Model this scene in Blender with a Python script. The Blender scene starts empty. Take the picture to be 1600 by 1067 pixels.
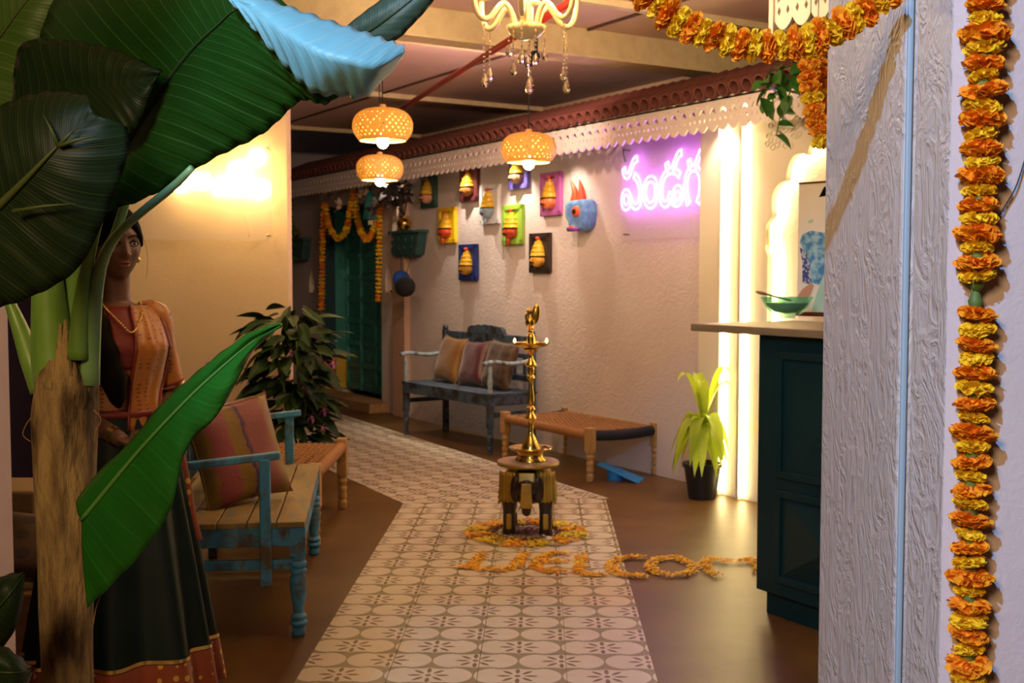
import bpy, bmesh, math, random
from math import sin, cos, pi, radians, sqrt, atan2, exp
from mathutils import Vector, Matrix, noise

RND = random.Random(11)
SC = bpy.context.scene
COL = SC.collection

# ---------------------------------------------------------------- camera
F_PX = 1800.0
CAM_H = 1.40
PITCH = math.atan((533.5 - 430.0) / F_PX)
cam_data = bpy.data.cameras.new('camera')
cam = bpy.data.objects.new('camera', cam_data)
COL.objects.link(cam)
cam.location = (0, 0, CAM_H)
cam.rotation_euler = (pi / 2 - PITCH, 0, 0)
cam_data.sensor_width = 36.0
cam_data.lens = F_PX / 1600.0 * 36.0
cam_data.clip_start = 0.05
cam_data.clip_end = 60
cam_data.dof.use_dof = True
cam_data.dof.focus_distance = 2.2
cam_data.dof.aperture_fstop = 11.0
SC.camera = cam

# ---------------------------------------------------------------- view, world
SC.view_settings.view_transform = 'Standard'
SC.view_settings.look = 'None'
SC.view_settings.gamma = 1.0
SC.view_settings.use_curve_mapping = False
SC.view_settings.exposure = 0.0
world = bpy.data.worlds.new('world')
SC.world = world
world.use_nodes = True
bg = world.node_tree.nodes['Background']
bg.inputs[0].default_value = (0.80, 0.72, 0.85, 1)
bg.inputs[1].default_value = 0.012


def lamp(name, kind, loc, energy, color, target=None, parent=None, **kw):
    ld = bpy.data.lights.new(name, kind)
    ld.energy = energy
    ld.color = color
    for k, v in kw.items():
        setattr(ld, k, v)
    o = bpy.data.objects.new(name, ld)
    COL.objects.link(o)
    o.location = loc
    if target is not None:
        v = Vector(target) - Vector(loc)
        o.rotation_euler = v.to_track_quat('-Z', 'Y').to_euler()
    if parent:
        o.parent = parent
    return o


# bluish flood lamp outside the doorway, above and behind the camera
lamp('flood_lamp_light', 'SPOT', (-0.75, -0.37, 3.0), 380, (0.27, 0.58, 1.0), (0.38, 1.9, 1.50),
     spot_size=radians(44), spot_blend=0.35, shadow_soft_size=0.035)
# added soft warm fill light, unseen, behind and above the camera
lamp('warm_fill_light', 'POINT', (-0.9, -0.9, 2.45), 250, (1.0, 0.66, 0.32), shadow_soft_size=0.35)
# unseen fill spot added to brighten the lobby ceiling and beam, above the frame
lamp('ceiling_fill_light', 'SPOT', (0.45, 5.2, 2.62), 85, (1.0, 0.68, 0.40), (0.5, 7.6, 3.5), spot_size=radians(124), spot_blend=0.6, shadow_soft_size=0.08)
# warm ceiling downlight in front of the ochre wall (above the frame)
lamp('downlight_light', 'SPOT', (-2.0, 6.3, 2.8), 55, (1.0, 0.66, 0.30), (-2.0, 7.7, 1.0), spot_size=radians(100), spot_blend=0.9, shadow_soft_size=0.06)

# ---------------------------------------------------------------- picture <-> place
_fw = Vector((0, cos(PITCH), -sin(PITCH)))
_up = Vector((0, sin(PITCH), cos(PITCH)))
_rt = Vector((1, 0, 0))
CAMP = Vector((0, 0, CAM_H))


def ray(px, py):
    return _fw + _rt * ((px - 800.0) / F_PX) + _up * ((533.5 - py) / F_PX)


def at(px, py, Y):
    r = ray(px, py)
    return CAMP + r * (Y / r.y)


def ground(px, py, z=0.0):
    r = ray(px, py)
    return CAMP + r * ((z - CAM_H) / r.z)


WALL_TURN = radians(31.8)
WD = Vector((-sin(WALL_TURN), cos(WALL_TURN), 0))     # along the painted wall, away from the door we look through
WN = Vector((-cos(WALL_TURN), -sin(WALL_TURN), 0))    # out of the painted wall, into the lobby
WR = -WD
WA = atan2(WR.y, WR.x)                               # z rotation of everything that hangs on this wall (front is -y)
W0 = ground(1145, 770)


def on_wall(px, py, off=0.0):
    """point where the line of sight meets the wall plane moved off metres into the lobby"""
    r = ray(px, py)
    p0 = W0 + WN * off
    t = (p0 - CAMP).dot(WN) / r.dot(WN)
    return CAMP + r * t


def wall_s(px, off=0.0):
    return (on_wall(px, 430, off) - W0).dot(WR)


def wall_pt(s, z, off=0.0):
    return W0 + WR * s + WN * off + Vector((0, 0, z))


# ---------------------------------------------------------------- mesh building
class MB:
    def __init__(self):
        self.v = []
        self.f = []
        self.sm = []
        self.uv = {}
        self.mi = []
        self.cur = 0

    def _add(self, vs, fs, smooth):
        b = len(self.v)
        self.v.extend([Vector(p) for p in vs])
        for f in fs:
            self.f.append([b + i for i in f])
            self.sm.append(smooth)
            self.mi.append(self.cur)
        return b

    def xf(self, start, mat):
        for i in range(start, len(self.v)):
            self.v[i] = mat @ self.v[i]

    def box(self, c, s, rz=0.0, rx=0.0, ry=0.0):
        hx, hy, hz = s[0] / 2, s[1] / 2, s[2] / 2
        vs = [Vector((x, y, z)) for z in (-hz, hz) for y in (-hy, hy) for x in (-hx, hx)]
        m = Matrix.Translation(c) @ Matrix.Rotation(rz, 4, 'Z') @ Matrix.Rotation(ry, 4, 'Y') @ Matrix.Rotation(rx, 4, 'X')
        self._add([m @ p for p in vs], [(0, 2, 3, 1), (4, 5, 7, 6), (0, 1, 5, 4), (2, 6, 7, 3), (0, 4, 6, 2), (1, 3, 7, 5)], False)
        return self

    def beam(self, a, b, w, h, up=(0, 0, 1)):
        a, b = Vector(a), Vector(b)
        d = (b - a).normalized()
        u = Vector(up)
        s = d.cross(u)
        if s.length < 1e-4:
            s = d.cross(Vector((1, 0, 0)))
        s.normalize()
        u = s.cross(d).normalized()
        vs = []
        for p in (a, b):
            for i, j in ((-1, -1), (1, -1), (1, 1), (-1, 1)):
                vs.append(p + s * (w / 2 * i) + u * (h / 2 * j))
        self._add(vs, [(3, 2, 1, 0), (4, 5, 6, 7), (0, 1, 5, 4), (1, 2, 6, 5), (2, 3, 7, 6), (3, 0, 4, 7)], False)
        return self

    def tube(self, pts, rad, n=8, cap=True, closed=False, flat=None):
        pts = [Vector(p) for p in pts]
        m = len(pts)
        if not hasattr(rad, '__len__'):
            rad = [rad] * m
        vs = []
        prev = None
        for i in range(m):
            if closed:
                t = pts[(i + 1) % m] - pts[i - 1]
            else:
                t = pts[min(i + 1, m - 1)] - pts[max(i - 1, 0)]
            if t.length < 1e-9:
                t = Vector((0, 0, 1))
            t.normalize()
            if prev is None:
                a = Vector((0, 0, 1)) if abs(t.z) < 0.9 else Vector((1, 0, 0))
                s = t.cross(a).normalized()
            else:
                s = prev - t * prev.dot(t)
                if s.length < 1e-6:
                    s = t.orthogonal()
                s.normalize()
            prev = s
            u = t.cross(s)
            ry = rad[i] * (flat if flat else 1.0)
            for k in range(n):
                an = 2 * pi * k / n
                vs.append(pts[i] + s * (cos(an) * rad[i]) + u * (sin(an) * ry))
        fs = []
        rng = m if closed else m - 1
        for i in range(rng):
            j = (i + 1) % m
            for k in range(n):
                k2 = (k + 1) % n
                fs.append((i * n + k, i * n + k2, j * n + k2, j * n + k))
        if cap and not closed:
            fs.append(tuple(range(n - 1, -1, -1)))
            fs.append(tuple((m - 1) * n + k for k in range(n)))
        self._add(vs, fs, True)
        return self

    def lathe(self, prof, n=24, c=(0, 0, 0), sx=1.0, sy=1.0, cap=True, amp=None):
        """prof: list of (radius, z)"""
        c = Vector(c)
        vs = []
        for r, z in prof:
            for k in range(n):
                an = 2 * pi * k / n
                rr = r * (1 + (amp(an, z) if amp else 0))
                vs.append(c + Vector((cos(an) * rr * sx, sin(an) * rr * sy, z)))
        fs = []
        m = len(prof)
        for i in range(m - 1):
            for k in range(n):
                k2 = (k + 1) % n
                fs.append((i * n + k, i * n + k2, (i + 1) * n + k2, (i + 1) * n + k))
        if cap:
            if prof[0][0] > 1e-6:
                fs.append(tuple(range(n - 1, -1, -1)))
            if prof[-1][0] > 1e-6:
                fs.append(tuple((m - 1) * n + k for k in range(n)))
        self._add(vs, fs, True)
        return self

    def ball(self, c, r, nu=16, nv=10, fn=None, rot=None):
        c = Vector(c)
        if not hasattr(r, '__len__'):
            r = (r, r, r)
        vs = [Vector((0, 0, -1))]
        for i in range(1, nv):
            ph = -pi / 2 + pi * i / nv
            for k in range(nu):
                an = 2 * pi * k / nu
                vs.append(Vector((cos(an) * cos(ph), sin(an) * cos(ph), sin(ph))))
        vs.append(Vector((0, 0, 1)))
        out = []
        for d in vs:
            p = Vector((d.x * r[0], d.y * r[1], d.z * r[2]))
            if fn:
                p = fn(d, p)
            if rot:
                p = rot @ p
            out.append(c + p)
        fs = []
        for k in range(nu):
            fs.append((0, 1 + (k + 1) % nu, 1 + k))
        for i in range(nv - 2):
            for k in range(nu):
                a = 1 + i * nu + k
                b = 1 + i * nu + (k + 1) % nu
                fs.append((a, b, b + nu, a + nu))
        last = len(vs) - 1
        for k in range(nu):
            a = 1 + (nv - 2) * nu + k
            b = 1 + (nv - 2) * nu + (k + 1) % nu
            fs.append((a, b, last))
        self._add(out, fs, True)
        return self

    def grid(self, fn, nu, nv, uvs=True, smooth=True, flip=False):
        """fn(u,v) -> point, u,v in 0..1"""
        vs = []
        b = len(self.v)
        for i in range(nu + 1):
            for j in range(nv + 1):
                u, v = i / nu, j / nv
                vs.append(fn(u, v))
                if uvs:
                    self.uv[b + len(vs) - 1] = (u, v)
        fs = []
        w = nv + 1
        for i in range(nu):
            for j in range(nv):
                q = (i * w + j, (i + 1) * w + j, (i + 1) * w + j + 1, i * w + j + 1)
                fs.append(q[::-1] if flip else q)
        self._add(vs, fs, smooth)
        return self

    def prism(self, poly, y0, y1, mat=None, smooth=False):
        """polygon in x,z extruded along y"""
        n = len(poly)
        vs = [Vector((x, y0, z)) for x, z in poly] + [Vector((x, y1, z)) for x, z in poly]
        if mat:
            vs = [mat @ p for p in vs]
        fs = [tuple(range(n)), tuple(range(2 * n - 1, n - 1, -1))]
        for i in range(n):
            j = (i + 1) % n
            fs.append((j, i, n + i, n + j))
        self._add(vs, fs, smooth)
        return self

    def mesh(self, name, mats, sharp=None):
        me = bpy.data.meshes.new(name)
        me.from_pydata([tuple(p) for p in self.v], [], self.f)
        if not isinstance(mats, (list, tuple)):
            mats = [mats]
        for m in mats:
            me.materials.append(m)
        me.polygons.foreach_set('use_smooth', self.sm)
        if any(self.mi):
            me.polygons.foreach_set('material_index', self.mi)
        if self.uv:
            lay = me.uv_layers.new(name='UVMap')
            for l in me.loops:
                lay.data[l.index].uv = self.uv.get(l.vertex_index, (0, 0))
        if sharp:
            me.set_sharp_from_angle(angle=radians(sharp))
        me.update()
        return me

    def build(self, name, mats, parent=None, bev=0, sharp=None, off=None, kind=None, fixn=False):
        if off is not None:
            o3 = Vector(off)
            for i in range(len(self.v)):
                self.v[i] = self.v[i] - o3
        me = self.mesh(name, mats, sharp)
        if fixn:
            bm = bmesh.new()
            bm.from_mesh(me)
            bmesh.ops.recalc_face_normals(bm, faces=bm.faces)
            bm.to_mesh(me)
            bm.free()
        o = bpy.data.objects.new(name, me)
        COL.objects.link(o)
        if parent:
            o.parent = parent
        if bev:
            b = o.modifiers.new('bevel', 'BEVEL')
            b.width = bev
            b.segments = 2
            b.limit_method = 'ANGLE'
        if kind:
            o['kind'] = kind
        return o


def tag(o, label, cat, group=None, kind=None):
    o['label'] = label
    o['category'] = cat
    if group:
        o['group'] = group
    if kind:
        o['kind'] = kind
    return o


def thing(name, label, cat, loc=(0, 0, 0), rz=0.0, group=None):
    o = bpy.data.objects.new(name, None)
    COL.objects.link(o)
    o.location = loc
    o.rotation_euler = (0, 0, rz)
    o.empty_display_size = 0.1
    return tag(o, label, cat, group)


def struct(o):
    o['kind'] = 'structure'
    return o


def link_mesh(name, me, parent=None, loc=(0, 0, 0), rot=(0, 0, 0), scale=(1, 1, 1)):
    o = bpy.data.objects.new(name, me)
    COL.objects.link(o)
    if parent:
        o.parent = parent
    o.location = loc
    o.rotation_euler = rot
    o.scale = scale
    return o


def solid(o, th, offset=0.0):
    m = o.modifiers.new('solidify', 'SOLIDIFY')
    m.thickness = th
    m.offset = offset
    return o


def subsurf(o, n=1):
    m = o.modifiers.new('subsurf', 'SUBSURF')
    m.levels = n
    m.render_levels = n
    return o


def bake(o):
    """apply the modifiers of o in place"""
    dg = bpy.context.evaluated_depsgraph_get()
    me = bpy.data.meshes.new_from_object(o.evaluated_get(dg))
    old = o.data
    o.modifiers.clear()
    o.data = me
    return o


def cut(o, cutter):
    m = o.modifiers.new('b', 'BOOLEAN')
    m.operation = 'DIFFERENCE'
    m.solver = 'EXACT'
    m.object = cutter
    bpy.context.view_layer.update()
    bake(o)
    me = cutter.data
    bpy.data.objects.remove(cutter)
    return o


def crom(pts, t):
    """Catmull-Rom through a list of vectors, t in 0..1"""
    n = len(pts) - 1
    x = min(max(t, 0), 1) * n
    i = min(int(x), n - 1)
    f = x - i
    p0 = pts[max(i - 1, 0)]
    p1 = pts[i]
    p2 = pts[i + 1]
    p3 = pts[min(i + 2, n)]
    return 0.5 * ((2 * p1) + (p2 - p0) * f + (2 * p0 - 5 * p1 + 4 * p2 - p3) * f * f + (3 * p1 - p0 - 3 * p2 + p3) * f * f * f)


def spline(pts, n):
    pts = [Vector(p) for p in pts]
    return [crom(pts, i / (n - 1)) for i in range(n)]


def flat_shape(name, splines, depth, mat, parent=None, bevel=0.0):
    """filled flat outline with holes (x,z plane, thickness along y), as a mesh"""
    cu = bpy.data.curves.new(name, 'CURVE')
    cu.dimensions = '2D'
    cu.fill_mode = 'BOTH'
    cu.extrude = depth / 2
    cu.bevel_depth = bevel
    for sp in splines:
        s = cu.splines.new('POLY')
        s.points.add(len(sp) - 1)
        for i, (x, y) in enumerate(sp):
            s.points[i].co = (x, y, 0, 1)
        s.use_cyclic_u = True
    tmp = bpy.data.objects.new('tmp', cu)
    COL.objects.link(tmp)
    bpy.context.view_layer.update()
    me = bpy.data.meshes.new_from_object(tmp.evaluated_get(bpy.context.evaluated_depsgraph_get()))
    bpy.data.objects.remove(tmp)
    bpy.data.curves.remove(cu)
    me.transform(Matrix.Rotation(pi / 2, 4, 'X'))
    me.name = name
    me.materials.clear()
    me.materials.append(mat)
    return me


def arc(cx, cy, r, a0, a1, n, ry=None):
    ry = r if ry is None else ry
    return [(cx + r * cos(radians(a0 + (a1 - a0) * i / n)), cy + ry * sin(radians(a0 + (a1 - a0) * i / n))) for i in range(n + 1)]
# ---------------------------------------------------------------- materials
class NT:
    def __init__(self, name):
        self.m = bpy.data.materials.new(name)
        self.m.use_nodes = True
        self.t = self.m.node_tree
        self.b = self.t.nodes['Principled BSDF']

    def n(self, typ, **kw):
        nd = self.t.nodes.new(typ)
        for k, v in kw.items():
            setattr(nd, k, v)
        return nd

    def l(self, a, b):
        self.t.links.new(a, b)

    def set(self, name, val):
        if hasattr(val, 'links') or hasattr(val, 'is_linked'):
            self.l(val, self.b.inputs[name])
        else:
            self.b.inputs[name].default_value = val

    def val(self, sock, x):
        if hasattr(x, 'is_linked'):
            self.l(x, sock)
        else:
            sock.default_value = x

    def math(self, op, a, b=0.0, c=None, clamp=False):
        nd = self.n('ShaderNodeMath', operation=op, use_clamp=clamp)
        self.val(nd.inputs[0], a)
        self.val(nd.inputs[1], b)
        if c is not None:
            self.val(nd.inputs[2], c)
        return nd.outputs[0]

    def mix(self, fac, a, b):
        nd = self.n('ShaderNodeMix', data_type='RGBA')
        self.val(nd.inputs[0], fac)
        for s, x in ((nd.inputs[6], a), (nd.inputs[7], b)):
            if hasattr(x, 'is_linked'):
                self.l(x, s)
            else:
                s.default_value = (x[0], x[1], x[2], 1)
        return nd.outputs[2]

    def coord(self, which='Object', scale=(1, 1, 1), rot=(0, 0, 0)):
        tc = self.n('ShaderNodeTexCoord')
        mp = self.n('ShaderNodeMapping')
        mp.inputs['Scale'].default_value = scale
        mp.inputs['Rotation'].default_value = rot
        self.l(tc.outputs[which], mp.inputs[0])
        return mp.outputs[0]

    def noise(self, co, scale, detail=4, rough=0.55, dist=0.0):
        nd = self.n('ShaderNodeTexNoise')
        self.l(co, nd.inputs['Vector'])
        nd.inputs['Scale'].default_value = scale
        nd.inputs['Detail'].default_value = detail
        nd.inputs['Roughness'].default_value = rough
        nd.inputs['Distortion'].default_value = dist
        return nd.outputs['Fac']

    def ramp(self, fac, stops):
        nd = self.n('ShaderNodeValToRGB')
        el = nd.color_ramp.elements
        while len(el) < len(stops):
            el.new(0.5)
        for e, (p, c) in zip(el, stops):
            e.position = p
            e.color = (c[0], c[1], c[2], 1) if hasattr(c, '__len__') else (c, c, c, 1)
        self.l(fac, nd.inputs[0])
        return nd.outputs[0]

    def bump(self, h, strength=0.3, dist=0.01):
        nd = self.n('ShaderNodeBump')
        nd.inputs['Strength'].default_value = strength
        nd.inputs['Distance'].default_value = dist
        self.l(h, nd.inputs['Height'])
        self.l(nd.outputs[0], self.b.inputs['Normal'])


def c4(c):
    return (c[0], c[1], c[2], 1)


def mat(name, col, rough=0.55, metal=0.0, col2=None, scale=6.0, lo=0.4, hi=0.65, bump=0.0, bscale=30.0, bdist=0.004,
        stretch=(1, 1, 1), emis=None, estr=0.0, spec=None, detail=4, coat=0.0, sheen=0.0):
    t = NT(name)
    t.set('Roughness', rough)
    t.set('Metallic', metal)
    if spec is not None:
        t.set('Specular IOR Level', spec)
    if coat:
        t.set('Coat Weight', coat)
    if sheen:
        t.set('Sheen Weight', sheen)
    if col2 is not None or bump:
        co = t.coord('Object', stretch)
    if col2 is not None:
        f = t.noise(co, scale, detail)
        t.l(t.ramp(f, [(lo, col), (hi, col2)]), t.b.inputs['Base Color'])
    else:
        t.set('Base Color', c4(col))
    if bump:
        t.bump(t.noise(co, bscale, 5), bump, bdist)
    if emis is not None:
        t.set('Emission Color', c4(emis))
        t.set('Emission Strength', estr)
    return t.m


def emit(name, col, strength):
    m = bpy.data.materials.new(name)
    m.use_nodes = True
    nt = m.node_tree
    nt.nodes.remove(nt.nodes['Principled BSDF'])
    e = nt.nodes.new('ShaderNodeEmission')
    e.inputs[0].default_value = c4(col)
    e.inputs[1].default_value = strength
    nt.links.new(e.outputs[0], nt.nodes['Material Output'].inputs[0])
    return m


def glass(name, col, rough=0.02, ior=1.5, alpha=None):
    t = NT(name)
    t.set('Base Color', c4(col))
    t.set('Roughness', rough)
    t.set('IOR', ior)
    t.set('Transmission Weight', 1.0)
    return t.m


def plaster(name, col, col2, bump=0.5, scale=14.0, dist=0.012, big=2.0):
    t = NT(name)
    co = t.coord('Object')
    f = t.noise(co, big, 5)
    t.l(t.ramp(f, [(0.35, col), (0.7, col2)]), t.b.inputs['Base Color'])
    t.set('Roughness', 0.85)
    a = t.noise(co, scale, 5, 0.6, 1.6)
    b = t.noise(co, scale * 5, 3, 0.6)
    t.bump(t.math('ADD', a, t.math('MULTIPLY', b, 0.35)), bump, dist)
    return t.m


def trowel(name, col, col2):
    """thick brushed paint on the door jamb, strokes up and down with loose ridges"""
    t = NT(name)
    co = t.coord('Object', (1, 1, 0.22))
    co2 = t.coord('Object', (1, 1, 0.6), (0.5, 0.3, 0.2))
    f = t.noise(co, 7, 4)
    t.l(t.ramp(f, [(0.35, col), (0.7, col2)]), t.b.inputs['Base Color'])
    t.set('Roughness', 0.6)
    a = t.noise(co, 26, 4, 0.55, 1.0)
    b = t.noise(co2, 13, 4, 0.5, 2.6)
    ridge = t.math('SUBTRACT', 1.0, t.math('MULTIPLY', t.math('ABSOLUTE', t.math('SUBTRACT', b, 0.5)), 7.0), clamp=True)
    h = t.math('ADD', t.math('MULTIPLY', a, 0.8), t.math('MULTIPLY', ridge, 0.45))
    t.bump(h, 0.42, 0.014)
    return t.m


def worn_paint(name, paint, paint2, wood, lo=0.46, hi=0.54, scale=9.0, rough=0.6, stretch=(1, 1, 1)):
    t = NT(name)
    co = t.coord('Object', stretch)
    f = t.noise(co, scale, 6, 0.65, 0.4)
    g = t.noise(co, scale * 0.6, 3)
    pc = t.mix(g, paint, paint2)
    k = t.ramp(f, [(lo, 0.0), (hi, 1.0)])
    t.l(t.mix(k, pc, wood), t.b.inputs['Base Color'])
    t.set('Roughness', rough)
    t.bump(f, 0.3, 0.004)
    return t.m


def tile_material():
    t = NT('cement_tile')
    tc = t.n('ShaderNodeUVMap')
    sep = t.n('ShaderNodeSeparateXYZ')
    t.l(tc.outputs[0], sep.inputs[0])

    def motif(sx, sy):
        # offset from the nearest point of the lattice shifted by sx, sy
        x = t.math('SUBTRACT', t.math('FRACT', t.math('ADD', sep.outputs[0], sx + 0.5)), 0.5)
        y = t.math('SUBTRACT', t.math('FRACT', t.math('ADD', sep.outputs[1], sy + 0.5)), 0.5)
        return x, y

    def petals(x, y):
        r = t.math('SQRT', t.math('ADD', t.math('MULTIPLY', x, x), t.math('MULTIPLY', y, y)))
        an = t.math('ARCTAN2', y, x)
        seg = pi / 4
        fo = t.math('SUBTRACT', t.math('FRACT', t.math('ADD', t.math('DIVIDE', an, seg), 0.5)), 0.5)
        side = t.math('ABSOLUTE', t.math('MULTIPLY', r, t.math('SINE', t.math('MULTIPLY', fo, seg))))
        # width profile, widest half way out
        q = t.math('DIVIDE', t.math('SUBTRACT', r, 0.155), 0.085)
        prof = t.math('MULTIPLY', t.math('SUBTRACT', 1.0, t.math('MULTIPLY', q, q)), 0.026)
        pet = t.math('LESS_THAN', side, prof)
        core = t.math('LESS_THAN', r, 0.034)
        return t.math('MAXIMUM', pet, core)

    x, y = motif(0, 0)
    x2, y2 = motif(0.5, 0.5)
    fl = t.math('MAXIMUM', petals(x, y), petals(x2, y2))
    ax, ay = t.math('ABSOLUTE', x), t.math('ABSOLUTE', y)
    q = t.math('SUBTRACT', ax, ay)
    sq = t.math('SINE', t.math('MULTIPLY', q, 2 * pi))
    wav = t.math('MULTIPLY', t.math('MULTIPLY', t.math('SIGN', sq), t.math('POWER', t.math('ABSOLUTE', sq), 0.75)), 0.170)
    s = t.math('SUBTRACT', t.math('SUBTRACT', t.math('ADD', ax, ay), 0.5), wav)
    wid = t.math('ADD', t.math('ADD', 0.028, t.math('MULTIPLY', t.math('ABSOLUTE', sq), 0.050)), t.math('MULTIPLY', t.math('LESS_THAN', t.math('ABSOLUTE', q), 0.034), 0.034))
    band = t.math('LESS_THAN', t.math('ABSOLUTE', s), wid)
    co = t.coord('Object')
    f = t.noise(co, 9, 4)
    base = t.ramp(f, [(0.3, (0.60, 0.54, 0.42)), (0.7, (0.68, 0.62, 0.50))])
    c1 = t.mix(band, base, (0.24, 0.20, 0.10))
    c2 = t.mix(fl, c1, (0.15, 0.075, 0.03))
    t.l(c2, t.b.inputs['Base Color'])
    t.set('Roughness', 0.42)
    return t.m


def leaf_material(name, col, col2, rib, rough=0.35, trans=0.25, veins=60.0, spec=0.5):
    """banana-like leaf: u runs along the midrib, v across"""
    t = NT(name)
    uv = t.n('ShaderNodeUVMap')
    sep = t.n('ShaderNodeSeparateXYZ')
    t.l(uv.outputs[0], sep.inputs[0])
    dv = t.math('ABSOLUTE', t.math('SUBTRACT', sep.outputs[1], 0.5))
    bend = t.math('SUBTRACT', sep.outputs[0], t.math('MULTIPLY', t.math('POWER', dv, 0.8), 0.35))
    w = t.math('SINE', t.math('MULTIPLY', bend, veins * 2 * pi))
    w2 = t.math('SINE', t.math('MULTIPLY', bend, veins * 0.31 * 2 * pi))
    co = t.coord('Object')
    f = t.noise(co, 5, 4)
    base = t.ramp(f, [(0.3, col), (0.75, col2)])
    thin = t.math('GREATER_THAN', w2, 0.975)
    base = t.mix(t.math('MULTIPLY', thin, 0.7), base, rib)
    t.l(base, t.b.inputs['Base Color'])
    t.set('Roughness', rough)
    t.set('Specular IOR Level', spec)
    t.bump(t.math('ADD', t.math('MULTIPLY', w, 0.35), t.math('MULTIPLY', w2, 0.5)), 0.14, 0.003)
    if trans:
        tr = t.n('ShaderNodeBsdfTranslucent')
        tr.inputs[0].default_value = (col2[0] * 1.6, col2[1] * 1.9, col2[2] * 0.6, 1)
        mx = t.n('ShaderNodeMixShader')
        mx.inputs[0].default_value = trans
        out = t.t.nodes['Material Output']
        t.l(t.b.outputs[0], mx.inputs[1])
        t.l(tr.outputs[0], mx.inputs[2])
        t.l(mx.outputs[0], out.inputs[0])
    return t.m


def brocade(name, col, col2, motif, scale=30.0, rough=0.45, stretch=(1, 1, 1), size=0.32):
    t = NT(name)
    co = t.coord('Object', stretch)
    vo = t.n('ShaderNodeTexVoronoi')
    t.l(co, vo.inputs['Vector'])
    vo.inputs['Scale'].default_value = scale
    vo.inputs['Randomness'].default_value = 0.25
    f = t.noise(co, 8, 3)
    base = t.ramp(f, [(0.3, col), (0.7, col2)])
    k = t.math('LESS_THAN', vo.outputs['Distance'], size)
    t.l(t.mix(k, base, motif), t.b.inputs['Base Color'])
    t.set('Roughness', rough)
    t.set('Sheen Weight', 0.3)
    return t.m


def bands(name, stops, axis=0, scale=1.0, rough=0.5, bump=0.2, wob=0.06, offset=0.0):
    """stripes across one object axis"""
    t = NT(name)
    co = t.coord('Object')
    sep = t.n('ShaderNodeSeparateXYZ')
    t.l(co, sep.inputs[0])
    f = t.noise(co, 22, 5)
    x = t.math('ADD', t.math('MULTIPLY', sep.outputs[axis], scale), t.math('MULTIPLY', t.math('SUBTRACT', f, 0.5), wob))
    x = t.math('ADD', x, offset)
    t.l(t.ramp(x, stops), t.b.inputs['Base Color'])
    t.set('Roughness', rough)
    t.bump(t.noise(co, 60, 4), bump, 0.004)
    return t.m


MAT = {}
MAT['wall'] = plaster('warm_plaster', (0.585, 0.51, 0.51), (0.64, 0.565, 0.565), 0.5, 16, 0.012)
MAT['left_wall'] = plaster('ochre_plaster', (0.56, 0.42, 0.26), (0.62, 0.48, 0.31), 0.25, 9, 0.008)
MAT['pilaster'] = plaster('cream_plaster', (0.72, 0.66, 0.55), (0.76, 0.70, 0.60), 0.2, 14, 0.006)
MAT['jamb'] = trowel('lavender_brushed_paint', (0.54, 0.47, 0.47), (0.60, 0.53, 0.53))
MAT['front_wall'] = plaster('pale_lilac_plaster', (0.60, 0.485, 0.50), (0.66, 0.54, 0.55), 0.35, 22, 0.004)
MAT['seam'] = mat('blue_sealant', (0.34, 0.44, 0.54), 0.6)
MAT['gap'] = mat('dark_gap', (0.02, 0.02, 0.03), 0.9)
MAT['floor'] = mat('brown_oxide_floor', (0.085, 0.036, 0.013), 0.43, spec=0.28, col2=(0.165, 0.094, 0.024), scale=1.6, lo=0.3, hi=0.7, bump=0.05, bscale=4, bdist=0.01, detail=8)
MAT['tile'] = tile_material()
MAT['ceiling'] = mat('brown_ceiling', (0.66, 0.46, 0.40), 0.8, col2=(0.74, 0.54, 0.48), scale=1.5)
MAT['beam'] = mat('cream_beam', (0.70, 0.58, 0.36), 0.6, col2=(0.62, 0.50, 0.30), scale=2, stretch=(1, 6, 6))
MAT['pipe'] = mat('red_pipe_paint', (0.26, 0.018, 0.012), 0.45)
MAT['dark'] = mat('unlit_dark', (0.03, 0.02, 0.018), 0.9)
MAT['fringe'] = mat('white_fretwork', (0.78, 0.70, 0.68), 0.55)
MAT['clay'] = mat('red_clay', (0.17, 0.052, 0.040), 0.8, col2=(0.11, 0.034, 0.026), scale=14, bump=0.3, bscale=40)
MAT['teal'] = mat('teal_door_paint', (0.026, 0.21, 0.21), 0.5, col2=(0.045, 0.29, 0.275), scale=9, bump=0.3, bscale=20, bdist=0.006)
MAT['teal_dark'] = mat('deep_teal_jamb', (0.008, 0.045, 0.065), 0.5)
MAT['counter'] = mat('bottle_green_paint', (0.003, 0.022, 0.023), 0.42, spec=0.3, col2=(0.004, 0.028, 0.028), scale=3)
MAT['counter_top'] = mat('oak_counter_top', (0.23, 0.16, 0.08), 0.5, col2=(0.30, 0.21, 0.11), scale=4, stretch=(1, 8, 8))
MAT['orange_paint'] = mat('orange_stripe_paint', (0.55, 0.20, 0.02), 0.6)
MAT['yellow_paint'] = mat('yellow_stripe_paint', (0.62, 0.42, 0.04), 0.6)
MAT['step'] = mat('worn_wood_step', (0.30, 0.17, 0.07), 0.6, col2=(0.38, 0.24, 0.12), scale=5, stretch=(1, 6, 6))
MAT['blue_worn'] = worn_paint('worn_blue_paint', (0.045, 0.25, 0.52), (0.08, 0.36, 0.64), (0.10, 0.09, 0.07), 0.46, 0.60, 10)
MAT['blue_dark'] = worn_paint('dusky_blue_paint', (0.040, 0.070, 0.120), (0.065, 0.105, 0.165), (0.022, 0.02, 0.024), 0.46, 0.58, 10)
MAT['blue_pale'] = worn_paint('pale_blue_paint', (0.20, 0.28, 0.34), (0.30, 0.38, 0.42), (0.08, 0.07, 0.06), 0.52, 0.62, 14)
MAT['plank'] = worn_paint('rubbed_yellow_wood', (0.32, 0.22, 0.060), (0.27, 0.20, 0.075), (0.15, 0.17, 0.14), 0.50, 0.68, 5, stretch=(1, 4, 4))
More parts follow.
